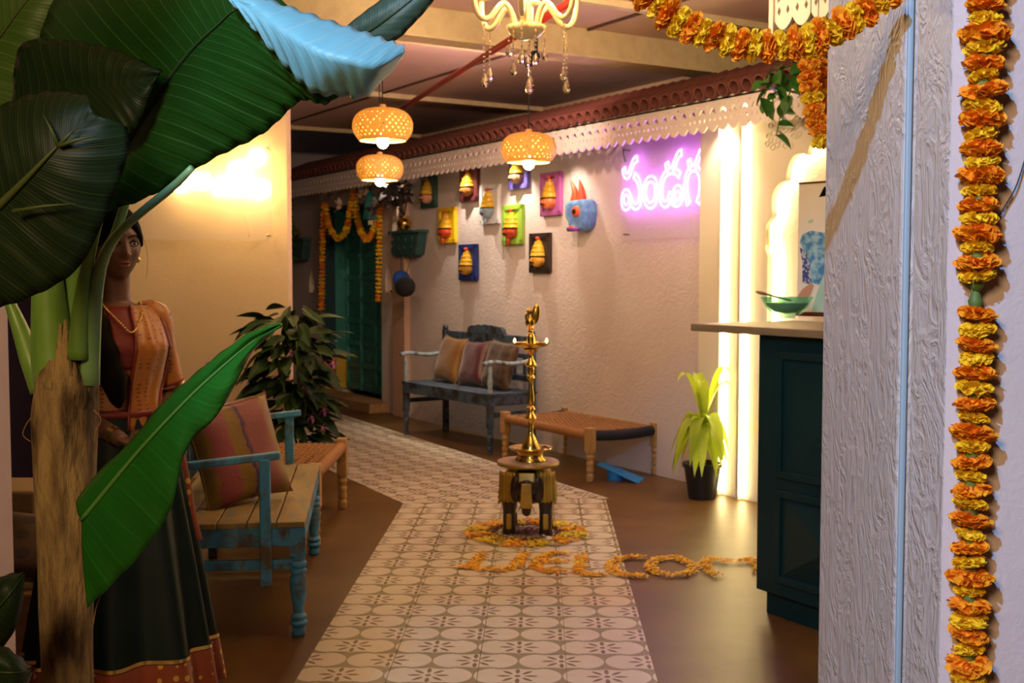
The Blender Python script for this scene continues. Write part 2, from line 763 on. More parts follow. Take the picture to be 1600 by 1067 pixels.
MAT['pine'] = mat('turned_pine', (0.40, 0.23, 0.08), 0.5, col2=(0.47, 0.29, 0.115), scale=6, stretch=(4, 4, 0.6))
MAT['rope'] = mat('jute_rope', (0.27, 0.125, 0.040), 0.85, col2=(0.34, 0.17, 0.058), scale=40)
MAT['corbel'] = mat('dull_teal_paint', (0.016, 0.070, 0.074), 0.6, col2=(0.03, 0.10, 0.10), scale=18)
MAT['navy'] = mat('navy_cloth', (0.012, 0.014, 0.026), 0.85)
MAT['brass'] = mat('polished_brass', (0.80, 0.56, 0.13), 0.22, 1.0, col2=(0.70, 0.46, 0.09), scale=12)
MAT['brass_dull'] = mat('aged_brass', (0.50, 0.33, 0.08), 0.32, 1.0)
MAT['elephant'] = mat('dark_lacquer', (0.030, 0.016, 0.012), 0.35)
MAT['gold_cloth'] = mat('painted_gold', (0.40, 0.26, 0.035), 0.38, 0.35, col2=(0.30, 0.19, 0.025), scale=10)
MAT['stool_top'] = mat('pinkish_stool_top', (0.40, 0.26, 0.20), 0.4)
_t = NT('bamboo_weave')
_co = _t.coord('Object')
_t.l(_t.ramp(_t.noise(_co, 60), [(0.4, (0.68, 0.48, 0.17)), (0.65, (0.56, 0.37, 0.11))]), _t.b.inputs['Base Color'])
_t.set('Roughness', 0.6)
_t.bump(_t.noise(_co, 90), 0.4, 0.003)
_tr = _t.n('ShaderNodeBsdfTranslucent')
_tr.inputs[0].default_value = (0.85, 0.62, 0.26, 1)
_mx = _t.n('ShaderNodeMixShader')
_mx.inputs[0].default_value = 0.28
_t.l(_t.b.outputs[0], _mx.inputs[1])
_t.l(_tr.outputs[0], _mx.inputs[2])
_t.l(_mx.outputs[0], _t.t.nodes['Material Output'].inputs[0])
MAT['bamboo'] = _t.m
MAT['bamboo_in'] = mat('bamboo_rim', (0.70, 0.46, 0.18), 0.6)
MAT['cord'] = mat('black_cord', (0.01, 0.01, 0.01), 0.6)
MAT['bulb'] = emit('warm_bulb', (1.0, 0.70, 0.36), 38.0)
MAT['flame'] = emit('lamp_flame', (1.0, 0.66, 0.25), 22.0)
MAT['neon_violet'] = emit('violet_neon', (0.66, 0.14, 1.0), 24.0)
MAT['neon_warm'] = emit('warm_neon', (1.0, 0.68, 0.26), 26.0)
MAT['neon_orange'] = emit('orange_neon', (1.0, 0.42, 0.05), 9.0)
MAT['led'] = emit('cream_led', (1.0, 0.76, 0.33), 29.0)
MAT['acrylic'] = None
MAT['glass'] = glass('clear_crystal', (1, 0.97, 0.9), 0.0, 1.5)
MAT['amber_glass'] = mat('frosted_amber_glass', (0.85, 0.62, 0.30), 0.15, emis=(1.0, 0.66, 0.28), estr=0.10)  # weak emission puts the glow of the bulbs into the glass
_t = NT('green_glass')
_t.set('Base Color', (0.30, 0.62, 0.50, 1))
_t.set('Roughness', 0.06)
_tp = _t.n('ShaderNodeBsdfTransparent')
_tp.inputs[0].default_value = (0.72, 0.95, 0.82, 1)
_mx = _t.n('ShaderNodeMixShader')
_mx.inputs[0].default_value = 0.28
_t.l(_tp.outputs[0], _mx.inputs[1])
_t.l(_t.b.outputs[0], _mx.inputs[2])
_t.l(_mx.outputs[0], _t.t.nodes['Material Output'].inputs[0])
MAT['bowl_glass'] = _t.m
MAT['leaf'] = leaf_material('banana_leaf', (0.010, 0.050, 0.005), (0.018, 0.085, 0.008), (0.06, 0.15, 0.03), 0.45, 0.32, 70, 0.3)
MAT['leaf_dark'] = leaf_material('shaded_banana_leaf', (0.006, 0.016, 0.004), (0.009, 0.024, 0.006), (0.030, 0.05, 0.01), 0.5, 0.05, 60, 0.25)  # leaves turned from the light: shade put into a darker green
MAT['leaf_blue_lit'] = leaf_material('blue_lit_leaf_top', (0.17, 0.44, 0.52), (0.22, 0.52, 0.62), (0.3, 0.5, 0.5), 0.45, 0.0, 26, 0.4)  # sheen of the bluish light painted into the leaf's base colour
MAT['petiole'] = mat('green_stalk', (0.13, 0.26, 0.035), 0.4, col2=(0.18, 0.34, 0.06), scale=8, stretch=(3, 3, 0.6))
MAT['petiole_pale'] = mat('pale_green_stalk', (0.22, 0.42, 0.16), 0.4, col2=(0.28, 0.50, 0.24), scale=8)
MAT['bark'] = mat('fibrous_bark', (0.34, 0.225, 0.09), 0.85, col2=(0.070, 0.037, 0.015), scale=7, lo=0.44, hi=0.64, detail=9, bump=0.9, bscale=26, bdist=0.014, stretch=(3.0, 3.0, 0.7))
MAT['lime'] = mat('lime_leaf', (0.34, 0.46, 0.02), 0.4, col2=(0.50, 0.58, 0.04), scale=8)
MAT['dark_leaf'] = mat('deep_green_leaf', (0.010, 0.030, 0.006), 0.55, spec=0.25, col2=(0.026, 0.062, 0.010), scale=9)
MAT['purple_leaf'] = mat('purple_foliage', (0.045, 0.025, 0.035), 0.5, col2=(0.03, 0.05, 0.02), scale=12)
MAT['ivy'] = mat('ivy_leaf', (0.03, 0.13, 0.02), 0.45, col2=(0.06, 0.20, 0.03), scale=20)
MAT['violet_flower'] = mat('violet_petal', (0.36, 0.10, 0.42), 0.6)
MAT['pot_black'] = mat('black_nursery_pot', (0.012, 0.013, 0.015), 0.4)
MAT['soil'] = mat('soil', (0.03, 0.018, 0.01), 0.95)
MAT['marigold'] = mat('orange_marigold', (0.95, 0.29, 0.006), 0.75, col2=(0.98, 0.46, 0.012), scale=60)
MAT['marigold_y'] = mat('yellow_marigold', (0.95, 0.58, 0.01), 0.75, col2=(0.98, 0.72, 0.03), scale=60)
MAT['petal_o'] = mat('orange_petal', (0.95, 0.42, 0.006), 0.7, col2=(0.95, 0.58, 0.012), scale=25)
MAT['petal_y'] = mat('yellow_petal', (0.92, 0.70, 0.03), 0.7)
MAT['petal_r'] = mat('dark_red_petal', (0.12, 0.008, 0.016), 0.6)
MAT['petal_w'] = mat('white_petal', (0.75, 0.66, 0.58), 0.7)
MAT['stem'] = mat('green_calyx', (0.10, 0.16, 0.03), 0.6)
MAT['skin'] = mat('brown_skin', (0.125, 0.056, 0.031), 0.5, col2=(0.145, 0.066, 0.037), scale=9)
MAT['hair'] = mat('black_hair', (0.004, 0.0035, 0.0035), 0.8, spec=0.06, bump=0.5, bscale=60, stretch=(4, 4, 0.4))
MAT['lip'] = mat('lip', (0.22, 0.065, 0.05), 0.45)
MAT['eye_white'] = mat('eye_white', (0.55, 0.50, 0.46), 0.2)
MAT['eye_dark'] = mat('dark_iris', (0.012, 0.007, 0.005), 0.1)
MAT['saree'] = brocade('orange_brocade', (0.36, 0.112, 0.006), (0.42, 0.158, 0.011), (0.19, 0.034, 0.007), 62, size=0.27, stretch=(0.6, 0.6, 1.2))
MAT['maroon'] = mat('maroon_silk', (0.17, 0.020, 0.014), 0.45)
MAT['skirt'] = mat('blackish_green_silk', (0.003, 0.011, 0.012), 0.55, spec=0.25, col2=(0.005, 0.016, 0.017), scale=6)
MAT['border'] = brocade('maroon_gold_border', (0.24, 0.035, 0.012), (0.30, 0.06, 0.015), (0.62, 0.36, 0.05), 26, size=0.26)
MAT['gold'] = mat('gold_jewel', (0.85, 0.58, 0.18), 0.3, 1.0)
MAT['black_fluff'] = mat('black_fluff', (0.006, 0.006, 0.007), 0.95, bump=0.6, bscale=80)
MAT['blue_fluff'] = mat('blue_fluff', (0.015, 0.09, 0.52), 0.95, bump=0.6, bscale=80)
MAT['blue_plastic'] = mat('blue_plastic', (0.03, 0.25, 0.62), 0.35)
MAT['pistachio'] = mat('green_liquid', (0.42, 0.55, 0.07), 0.3)
MAT['purple_dark'] = mat('dark_purple_paint', (0.020, 0.008, 0.040), 0.7)
MAT['silk_gold'] = mat('gold_silk', (0.15, 0.060, 0.004), 0.35, col2=(0.19, 0.085, 0.006), scale=4, sheen=0.4)
MAT['silk_wine'] = mat('wine_silk', (0.055, 0.004, 0.011), 0.35, col2=(0.075, 0.006, 0.015), scale=4, sheen=0.4)
MAT['silk_bronze'] = brocade('bronze_brocade', (0.055, 0.022, 0.006), (0.075, 0.034, 0.010), (0.02, 0.012, 0.006), 14, size=0.35)
MAT['stripe_silk'] = bands('pink_gold_stripes', [(0.0, (0.186, 0.105, 0.012)), (0.14, (0.211, 0.124, 0.019)), (0.16, (0.26, 0.056, 0.062)), (0.36, (0.279, 0.074, 0.087)), (0.38, (0.223, 0.136, 0.025)), (0.50, (0.205, 0.112, 0.025)), (0.52, (0.019, 0.012, 0.099)), (0.56, (0.248, 0.081, 0.081)), (0.78, (0.273, 0.087, 0.081)), (0.80, (0.223, 0.136, 0.031)), (0.9, (0.211, 0.124, 0.025)), (1.0, (0.26, 0.062, 0.068))], 0, 2.2, 0.5, 0.4, 0.10, 0.5)


def let_light_through(m, col, k):
    """thin petals pass some light"""
    nt = m.node_tree
    b = nt.nodes['Principled BSDF']
    tr = nt.nodes.new('ShaderNodeBsdfTranslucent')
    tr.inputs[0].default_value = c4(col)
    mx = nt.nodes.new('ShaderNodeMixShader')
    mx.inputs[0].default_value = k
    nt.links.new(b.outputs[0], mx.inputs[1])
    nt.links.new(tr.outputs[0], mx.inputs[2])
    nt.links.new(mx.outputs[0], nt.nodes['Material Output'].inputs[0])


let_light_through(MAT['marigold'], (1.0, 0.42, 0.012), 0.14)
let_light_through(MAT['marigold_y'], (1.0, 0.72, 0.03), 0.14)
let_light_through(MAT['lime'], (0.55, 0.68, 0.05), 0.35)
# ================================================================ THE SETTING
def wall_root(name, s, z, off=0.0):
    o = bpy.data.objects.new(name, None)
    COL.objects.link(o)
    o.location = wall_pt(s, z, off)
    o.rotation_euler = (0, 0, WA)
    return o


# ---- floor with its inlaid patterned tiles
fl = struct(MB().box((0, 7.5, -0.05), (16, 19, 0.1)).build('floor', MAT['floor']))

L_TURN = ground(630, 787)
R_TURN = ground(951, 779)
TH = 0.004


def clip(poly, p, nrm):
    out = []
    for i in range(len(poly)):
        a, b = poly[i], poly[(i + 1) % len(poly)]
        da, db = (a - p).dot(nrm), (b - p).dot(nrm)
        if da >= 0:
            out.append(a)
        if (da >= 0) != (db >= 0):
            out.append(a + (b - a) * (da / (da - db)))
    return out


def lay_tiles(o, fwd, size, cols, r0, r1, keep, phase):
    rgt = Vector((fwd.y, -fwd.x, 0))
    mit = (R_TURN - L_TURN).normalized()
    nrm = Vector((-mit.y, mit.x, 0)) * keep
    full = {}
    g = 0.0012
    for r in range(r0, r1):
        for c in range(cols):
            q = [o + rgt * (size * (c + i) + (g if i == 0 else -g)) + fwd * (size * (r + j) + (g if j == 0 else -g)) for i, j in ((0, 0), (1, 0), (1, 1), (0, 1))]
            for p in q:
                p.z = 0
            pl = clip(q, L_TURN, nrm)
            if len(pl) < 3:
                continue
            cen = o + rgt * (size * (c + 0.5)) + fwd * (size * (r + 0.5))
            whole = len(pl) == 4 and all((pl[i] - q[i]).length < 1e-6 for i in range(4))
            if whole and 'me' in full:
                me = full['me']
            else:
                b = MB()
                loc = [(( p - cen).dot(rgt), (p - cen).dot(fwd)) for p in pl]
                n = len(loc)
                vs = [Vector((x, y, TH)) for x, y in loc] + [Vector((x, y, -0.001)) for x, y in loc]
                b._add(vs, [tuple(range(n))] + [(i, n + i, n + (i + 1) % n, (i + 1) % n) for i in range(n)], False)
                for i in range(2 * n):
                    x, y = loc[i % n]
                    b.uv[i] = (x / size + phase[0], y / size + phase[1])
                me = b.mesh('tile', MAT['tile'])
                if whole:
                    full['me'] = me
            link_mesh('tile', me, fl, (cen.x, cen.y, 0), (0, 0, atan2(rgt.y, rgt.x)))


O1 = ground(460, 1067)
F1 = (L_TURN - O1).normalized()
W1 = (ground(1028, 1067) - O1).length
lay_tiles(O1, F1, W1 / 4, 4, -3, 13, -1, (0.05, 0.25))
F2 = Vector((-sin(radians(28)), cos(radians(28)), 0))
R2 = Vector((F2.y, -F2.x, 0))
W2 = (R_TURN - L_TURN).dot(R2)
lay_tiles(L_TURN, F2, W2 / 4, 4, -3, 22, 1, (0.25, 0.0))

# ---- painted wall on the right, with the door opening and two lamp niches
S_FAR, S_NEAR = -9.6, 2.6
D0, D1 = wall_s(503), wall_s(596)
DZ0, DZ1 = 0.10, 2.16
NICHES = []
holes = []
for px in (487, 607):
    s = wall_s(px)
    zc = on_wall(px, 457).z
    w, h = 0.075, 0.30
    holes.append([(s - w, zc), (s + w, zc), (s + w, zc + h * 0.45), (s + w * 0.7, zc + h * 0.65), (s, zc + h), (s - w * 0.7, zc + h * 0.65), (s - w, zc + h * 0.45)])
    NICHES.append((s, zc))
outl = [(S_FAR, 0), (D0, 0), (D0, DZ1), (D1, DZ1), (D1, 0), (S_NEAR, 0), (S_NEAR, 2.5), (S_FAR, 2.5)]
wall_r = struct(link_mesh('wall_right', flat_shape('wall_right', [outl] + holes, 0.10, MAT['wall']), None, W0 - WN * 0.05, (0, 0, WA)))
b = MB()
for s0, s1, z0, z1 in ((S_FAR, D0, 0, 2.5), (D1, S_NEAR, 0, 2.5), (D0, D1, DZ1, 2.5)):
    b.box(((s0 + s1) / 2, 0.20, (z0 + z1) / 2), (s1 - s0, 0.28, z1 - z0))
b.build('wall_core', MAT['wall'], wall_r)
# a pinkish flat strip of render beside the corbel
s0, s1 = wall_s(621), wall_s(640)
tr = MB().box(((s0 + s1) / 2, -0.03, 1.15), (s1 - s0, 0.06, 2.3)).build('trim_1', mat('pink_render', (0.50, 0.33, 0.25), 0.85, bump=0.3, bscale=18), bev=0.004)
tr.location = W0
tr.rotation_euler = (0, 0, WA)
struct(tr)

# ---- cream pilaster with light channels, and the scalloped arch behind the counter
PIL = 0.10
p0 = wall_s(1092, PIL)
pa = wall_s(1193, PIL)
b = MB()
b.box(((p0 + pa) / 2, -PIL / 2, 1.25), (pa - p0, PIL, 2.5))
pil = struct(b.build('trim_2', MAT['pilaster'], bev=0.003))
pil.location = W0
pil.rotation_euler = (0, 0, WA)
for px in (1132, 1164):
    s = wall_s(px, PIL)
    MB().box((s - 0.012, -PIL - 0.02, 1.23), (0.024, 0.04, 2.46)).build('fin', MAT['pilaster'], pil, bev=0.002)
    MB().tube([(s + 0.014, -PIL - 0.016, 0.03), (s + 0.014, -PIL - 0.016, 2.44)], 0.012, 8).build('light_strip', MAT['led'], pil)

# arch panel: a cream board with a scalloped opening, glowing recess behind it
a0, a1 = pa, pa + 1.55
ac = (wall_s(1292, PIL) + 0.02)
zsp = on_wall(1200, 400, PIL).z
half = ac - wall_s(1199, PIL)
ztop = on_wall(1290, 225, PIL).z
hgt = ztop - zsp
sc = [(ac - half, 1.0), (ac - half, zsp)]
lob = 4
left = []
for k in range(lob):
    u0, u1 = k / lob, (k + 1) / lob
    for j in range(7):
        u = u0 + (u1 - u0) * j / 7
        an = pi - u * pi / 2
        bul = 1 + 0.10 * sin(pi * j / 7)
        left.append((ac + half * cos(an) * bul, zsp + hgt * sin(an) * bul))
left.append((ac, ztop))
right = [(2 * ac - x, z) for x, z in reversed(left[:-1])]
hole = [(ac - half, 1.0)] + left + right + [(ac + half, 1.0)]
outer = [(a0, 0.0), (a1, 0.0), (a1, 2.5), (a0, 2.5)]
me = flat_shape('arch_board', [outer, hole], 0.04, MAT['pilaster'])
tb = struct(link_mesh('trim_3', me, None, W0 + WN * (PIL - 0.02), (0, 0, WA)))
edge = [Vector((x, 0.045, z)) for x, z in left]
MB().tube([(ac - half - 0.012, 0.05, 1.0)] + [(x, 0.05, z + 0.02) for x, z in left + right] + [(ac + half + 0.012, 0.05, 1.0)], 0.016, 6).build('light_strip', MAT['led'], tb)
# carved lace relief on the arch board
for i in range(26):
    x = a0 + 0.02 + RND.random() * 0.28
    z = on_wall(1210, 222, PIL).z - 0.03 + RND.random() * 0.17 - abs(x - a0 - 0.1) * 0.12
    pts = [(x + 0.018 * cos(2 * pi * k / 10), -0.024, z + 0.016 * sin(2 * pi * k / 10)) for k in range(10)]
    MB().tube(pts, 0.004, 5, closed=True).build('carved_ring', MAT['pilaster'], tb)

# ---- door on the painted wall
dep = 0.05
while wall_s(541, -dep) > D0 + 1e-3 and dep < 0.6:
    dep += 0.005
DEP = dep
dr = wall_root('door_1', (D0 + D1) / 2, DZ0)
struct(dr)
hw = (D1 - D0) / 2
hh = DZ1 - DZ0
# jamb linings
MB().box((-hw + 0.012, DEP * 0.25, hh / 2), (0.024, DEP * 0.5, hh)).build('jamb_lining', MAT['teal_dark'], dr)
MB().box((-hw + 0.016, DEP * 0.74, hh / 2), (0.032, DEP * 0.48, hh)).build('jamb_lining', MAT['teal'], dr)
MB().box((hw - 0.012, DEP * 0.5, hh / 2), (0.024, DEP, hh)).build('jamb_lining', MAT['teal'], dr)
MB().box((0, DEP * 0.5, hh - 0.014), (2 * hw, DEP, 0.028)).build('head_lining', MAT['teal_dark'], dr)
# painted foot of the jamb, orange then yellow
MB().box((-hw + 0.026, DEP * 0.25, 0.20), (0.006, DEP * 0.49, 0.40)).build('orange_foot_stripe', MAT['orange_paint'], dr)
MB().box((-hw + 0.034, DEP * 0.74, 0.20), (0.006, DEP * 0.47, 0.40)).build('yellow_foot_stripe', MAT['yellow_paint'], dr)
MB().box((0, -0.05, -0.05), (2 * hw + 0.25, 0.30, 0.10)).build('step', MAT['step'], dr, bev=0.006)
leafd = MB().box((0, DEP + 0.03, hh / 2), (2 * hw, 0.04, hh)).build('door_leaf', MAT['teal'], dr)
cols = 4
cw = (2 * hw - 0.06) / cols
for i in range(cols + 1):
    MB().box((-hw + 0.03 + i * cw, DEP - 0.005, hh / 2), (0.075, 0.04, hh)).build('stile', MAT['teal'], leafd, bev=0.008)
for j in range(9):
    MB().box((0, DEP - 0.002, 0.04 + j * (hh - 0.08) / 8), (2 * hw, 0.034, 0.075)).build('rail', MAT['teal'], leafd, bev=0.008)
stud = MB().ball((0, 0, 0), (0.014, 0.012, 0.014), 8, 6).mesh('stud', MAT['teal'])
for i in range(cols + 1):
    for j in range(9):
        link_mesh('stud', stud, leafd, (-hw + 0.03 + i * cw, DEP - 0.028, 0.04 + j * (hh - 0.08) / 8))

# ---- eave: fretwork boards and clay tiles
EOFF = 0.30
EZ = 2.276
e0, e1 = wall_s(440, EOFF), wall_s(1262, EOFF)


def fretwork(n, per, h):
    top = [(n * per, h), (0, h)]
    low = []
    for k in range(n):
        x = k * per
        low += [(x, 0.040)] + [(x + per * 0.5 - per * 0.42 * cos(pi * j / 8), 0.040 - 0.012 * (1 if 0 < j < 8 else 0) - 0.028 * sin(pi * j / 8) ** 2) for j in range(1, 8)]
    low.append((n * per, 0.040))
    sp = [low + top]
    for k in range(n):
        x = k * per
        sp.append([(x + per * 0.16, h * 0.50)] + arc(x + per * 0.5, h * 0.50, per * 0.34, 180, 0, 8, per * 0.42)[1:-1] + [(x + per * 0.84, h * 0.50)] + [(x + per * 0.5, h * 0.60)])
        sp.append([(x - per * 0.12 + (per if k == 0 else 0) * 0 + per * 0.0 + (0.14 * per if k == 0 else 0), h * 0.80), (x + per * 0.12, h * 0.80), (x + per * 0.02 + (0.06 * per if k == 0 else 0), h * 0.72)])
        for sx in (0.26, 0.74):
            cx = x + per * sx
            sp.append([(cx, h * 0.26), (cx + per * 0.10, h * 0.34), (cx, h * 0.43), (cx - per * 0.10, h * 0.34)])
    return sp


FH = 0.205
PER = 0.092
NU = 9
fret_me = flat_shape('fretwork_board', fretwork(NU, PER, FH), 0.014, MAT['fringe'])
fr = wall_root('trim_4', 0, EZ, EOFF)
struct(fr)
s = e0
sects = []
while s < e1:
    link_mesh('fretwork_board', fret_me, fr, (s, 0, 0))
    sects.append(s)
    s += NU * PER
# carved curl where the fretwork ends
MB().tube([(e1 + 0.28 + 0.05 * cos(a / 6) * (1 - a / 30), 0, FH + 0.02 + 0.05 * sin(a / 6) * (1 - a / 30)) for a in range(0, 28)], 0.012, 6).build('carved_curl', MAT['fringe'], fr)

rf = wall_root('roof_1', 0, 0)
struct(rf)
shell = MB()
n = 10
for rr_, z_ in ((0.048, 0),):
    pass
outer_ = [(0.048 * cos(pi * k / n), 0.048 * sin(pi * k / n)) for k in range(n + 1)]
inner_ = [(0.037 * cos(pi * k / n), 0.037 * sin(pi * k / n)) for k in range(n, -1, -1)]
shell.prism(outer_ + inner_, 0, 0.46)
shell_me = shell.mesh('clay_tile', MAT['clay'], 40)
SLOPE = radians(22)
k = 0
s = e0
while s < e1 + 0.75:
    link_mesh('clay_tile', shell_me, rf, (s, -EOFF - 0.07, EZ + FH + 0.022), (SLOPE, 0, 0))
    link_mesh('clay_tile', shell_me, rf, (s, -EOFF - 0.07, EZ + FH + 0.026), (-SLOPE, pi, 0))
    s += 0.105
MB().box(((e0 + e1 + 0.6) / 2, -0.12, EZ + FH + 0.05), (e1 - e0 + 0.6, 0.40, 0.03), rx=SLOPE).build('roof_board', MAT['dark'], rf)  # dark colour stands in for the shade inside the tile openings

# ---- big ceiling with beams
CZ = 2.95
ce = at(1075, 123, 9.0)
k = (CZ - CAM_H) / (ce.z - CAM_H)
ce = CAMP + (ce - CAMP) * k
off_r = (ce - W0).dot(WN)
cf = at(500, 204, 12.0)
cf = CAMP + (cf - CAMP) * ((CZ - CAM_H) / (cf.z - CAM_H))
s_far = (cf - W0).dot(WR)
cl = MB().box(((s_far + 4.2) / 2, -(off_r + 6.0) / 2, CZ + 0.03), (4.2 - s_far, 6.0 - off_r, 0.06)).build('ceiling', MAT['ceiling'])
cl.location = (W0.x, W0.y, 0)
cl.rotation_euler = (0, 0, WA)
struct(cl)


def ceil_s(px, py, z):
    p = at(px, py, 8.0)
    p = CAMP + (p - CAMP) * ((z - CAM_H) / (p.z - CAM_H))
    return (p - W0).dot(WR), (p - W0).dot(WN)


sb, _ = ceil_s(1120, 112, 2.78)
MB().box((sb - 0.05, -(off_r + 6.0) / 2, 2.865), (0.10, 6.0 - off_r, 0.17)).build('beam', MAT['beam'], cl, bev=0.004)
MB().box((sb - 0.05, -(off_r + 6.0) / 2, 2.772), (0.17, 6.0 - off_r, 0.016)).build('beam_flange', MAT['beam'], cl, bev=0.003)
for px, py in ((960, 103), (700, 160), (500, 204), (1080, 28)):
    s_, _ = ceil_s(px, py, 2.92)
    MB().box((s_, -(off_r + 6.0) / 2, 2.93), (0.07, 6.0 - off_r, 0.04)).build('batten', MAT['beam'], cl, bev=0.003)
for px, py, w in ((1000, 139, 0.06), (530, 170, 0.018)):
    _, of_ = ceil_s(px, py, 2.925)
    MB().box(((s_far + 4.2) / 2, -of_, 2.925 if w > 0.055 else 2.945), (4.2 - s_far, w, 0.035 if w > 0.055 else 0.02)).build('batten' if w > 0.055 else 'joint_strip', MAT['beam'] if w > 0.055 else mat('dark_brown_strip', (0.10, 0.05, 0.035), 0.8), cl, bev=0.003)
pa_, pb_ = at(905, -6, 5.5), at(624, 172, 9.2)
pp = tag(MB().tube([pa_, pb_], 0.020, 10).build('sprinkler_pipe', MAT['pipe']), 'long red sprinkler pipe running under the brown ceiling', 'pipe')
MB().tube([at(898, 2, 5.55), at(898, 2, 5.55) + Vector((0, 0, -0.06))], 0.018, 8).build('pipe_branch', MAT['pipe'], pp)

bk = MB().box((-3.0, 3.2, 3.5), (22, 0.1, 7.0)).build('wall_back', MAT['dark'])  # near black colour paints the unlit void behind the facade
bk.location = W0
bk.rotation_euler = (0, 0, WA)
struct(bk)

be = MB().box((S_FAR - 0.1, -1.5, 3.5), (0.2, 9.4, 7.0)).build('wall_end', MAT['wall'])
be.location = W0
be.rotation_euler = (0, 0, WA)
struct(be)

# ---- ochre wall on the left that ends at the passage
LWY = 7.95
pc = at(450, 430, LWY)
lw = MB().box((-2.0, 0.12, 1.5), (4.0, 0.24, 3.0)).build('wall_left', MAT['left_wall'])
lw.location = (pc.x, pc.y, 0)
lw.rotation_euler = (0, 0, radians(4))
struct(lw)

# ---- doorway we look through: jamb on the right, pier on the left
JX = 0.62
yf, y1, y2, yn = JX * F_PX / 486, JX * F_PX / 606, JX * F_PX / 624, JX * F_PX / 680
wf = MB().box((JX + 0.5, (yf + y1) / 2, 1.5), (1.0, yf - y1, 3.0)).build('wall_front_right', MAT['jamb'], bev=0.006)
struct(wf)
MB().box((JX + 0.5, (y2 + yn) / 2, 1.5), (1.0, y2 - yn, 3.0)).build('jamb_post', MAT['jamb'], wf, bev=0.005)
MB().box((JX + 0.53, (y1 + y2) / 2, 1.5), (1.0, y1 - y2 - 0.001, 3.0)).build('joint', MAT['gap'], wf)
MB().box((JX + 0.007, y1 - 0.004, 1.5), (0.010, 0.008, 3.0)).build('sealant_bead', MAT['seam'], wf, bev=0.003)
b = MB()
b.prism([(JX, yn), (JX + 0.016, yn - 0.02), (JX + 1.0, yn - 0.02), (JX + 1.0, yn)], 0, 3.0, Matrix(((1, 0, 0, 0), (0, 0, 1, 0), (0, 1, 0, 0), (0, 0, 0, 1))))
b.build('facing', MAT['front_wall'], wf, fixn=True)
px_ = at(16, 600, 2.70)
wl = MB().box((px_.x - 0.25, 2.65, 1.5), (0.5, 0.10, 3.0)).build('wall_front_left', MAT['front_wall'], bev=0.006)
struct(wl)
# ================================================================ FURNITURE
def turned_leg(h, r, square=0.1):
    """turned lower part, for a leg of height h standing at z=0"""
    p = [(0.62, 0), (0.78, 0.02), (0.80, 0.06), (0.66, 0.10), (0.72, 0.12), (0.98, 0.145), (1.0, 0.17), (0.72, 0.20), (0.92, 0.225), (0.92, 0.25), (0.62, 0.285),
         (0.60, 0.34), (0.78, 0.44), (0.95, 0.56), (1.0, 0.66), (0.95, 0.72), (0.72, 0.76), (1.0, 0.785), (1.0, 0.815), (0.7, 0.84), (1.0, 0.87), (1.0, 0.90), (0.78, 0.93), (0.9, 1.0)]
    return [(r * a, h * z) for a, z in p]


def pillow_mesh(w, h, t, material, n=18, seed=0):
    b = MB()
    rr = random.Random(seed)
    ph = rr.random() * 6

    def surf(sgn):
        def f(u, v):
            x, z = u * 2 - 1, v * 2 - 1
            pin = 1 - 0.13 * (abs(x) ** 2.2 * (1 - abs(z) ** 2) + 0) 
            ex = x * (1 - 0.10 * (1 - z * z) * abs(x) ** 3)
            ez = z * (1 - 0.10 * (1 - x * x) * abs(z) ** 3)
            d = max(0.0, (1 - x ** 4)) ** 0.55 * max(0.0, (1 - z ** 4)) ** 0.55
            wr = 0.05 * sin(5 * x + ph) * sin(4 * z + ph * 2) * d
            return Vector((ex * w / 2, sgn * t / 2 * (d + wr), ez * h / 2))
        return f
    b.grid(surf(1), n, n, flip=True)
    b.grid(surf(-1), n, n)
    return b


def pillow(name, label, w, h, t, material, loc, rot, seed=0, group=None):
    b = pillow_mesh(w, h, t, material, seed=seed)
    o = b.build(name, material)
    pts = []
    for k in range(48):
        q = k / 48 * 4
        i, f = int(q), q - int(q)
        c = [(-1, -1), (1, -1), (1, 1), (-1, 1), (-1, -1)]
        x = c[i][0] + (c[i + 1][0] - c[i][0]) * f
        z = c[i][1] + (c[i + 1][1] - c[i][1]) * f
        ex = x * (1 - 0.10 * (1 - z * z) * abs(x) ** 3)
        ez = z * (1 - 0.10 * (1 - x * x) * abs(z) ** 3)
        pts.append((ex * w / 2, 0, ez * h / 2))
    MB().tube(pts, 0.005, 6, closed=True).build('piping', material, o)
    o.location = loc
    o.rotation_euler = rot
    return tag(o, label, 'cushion', group)


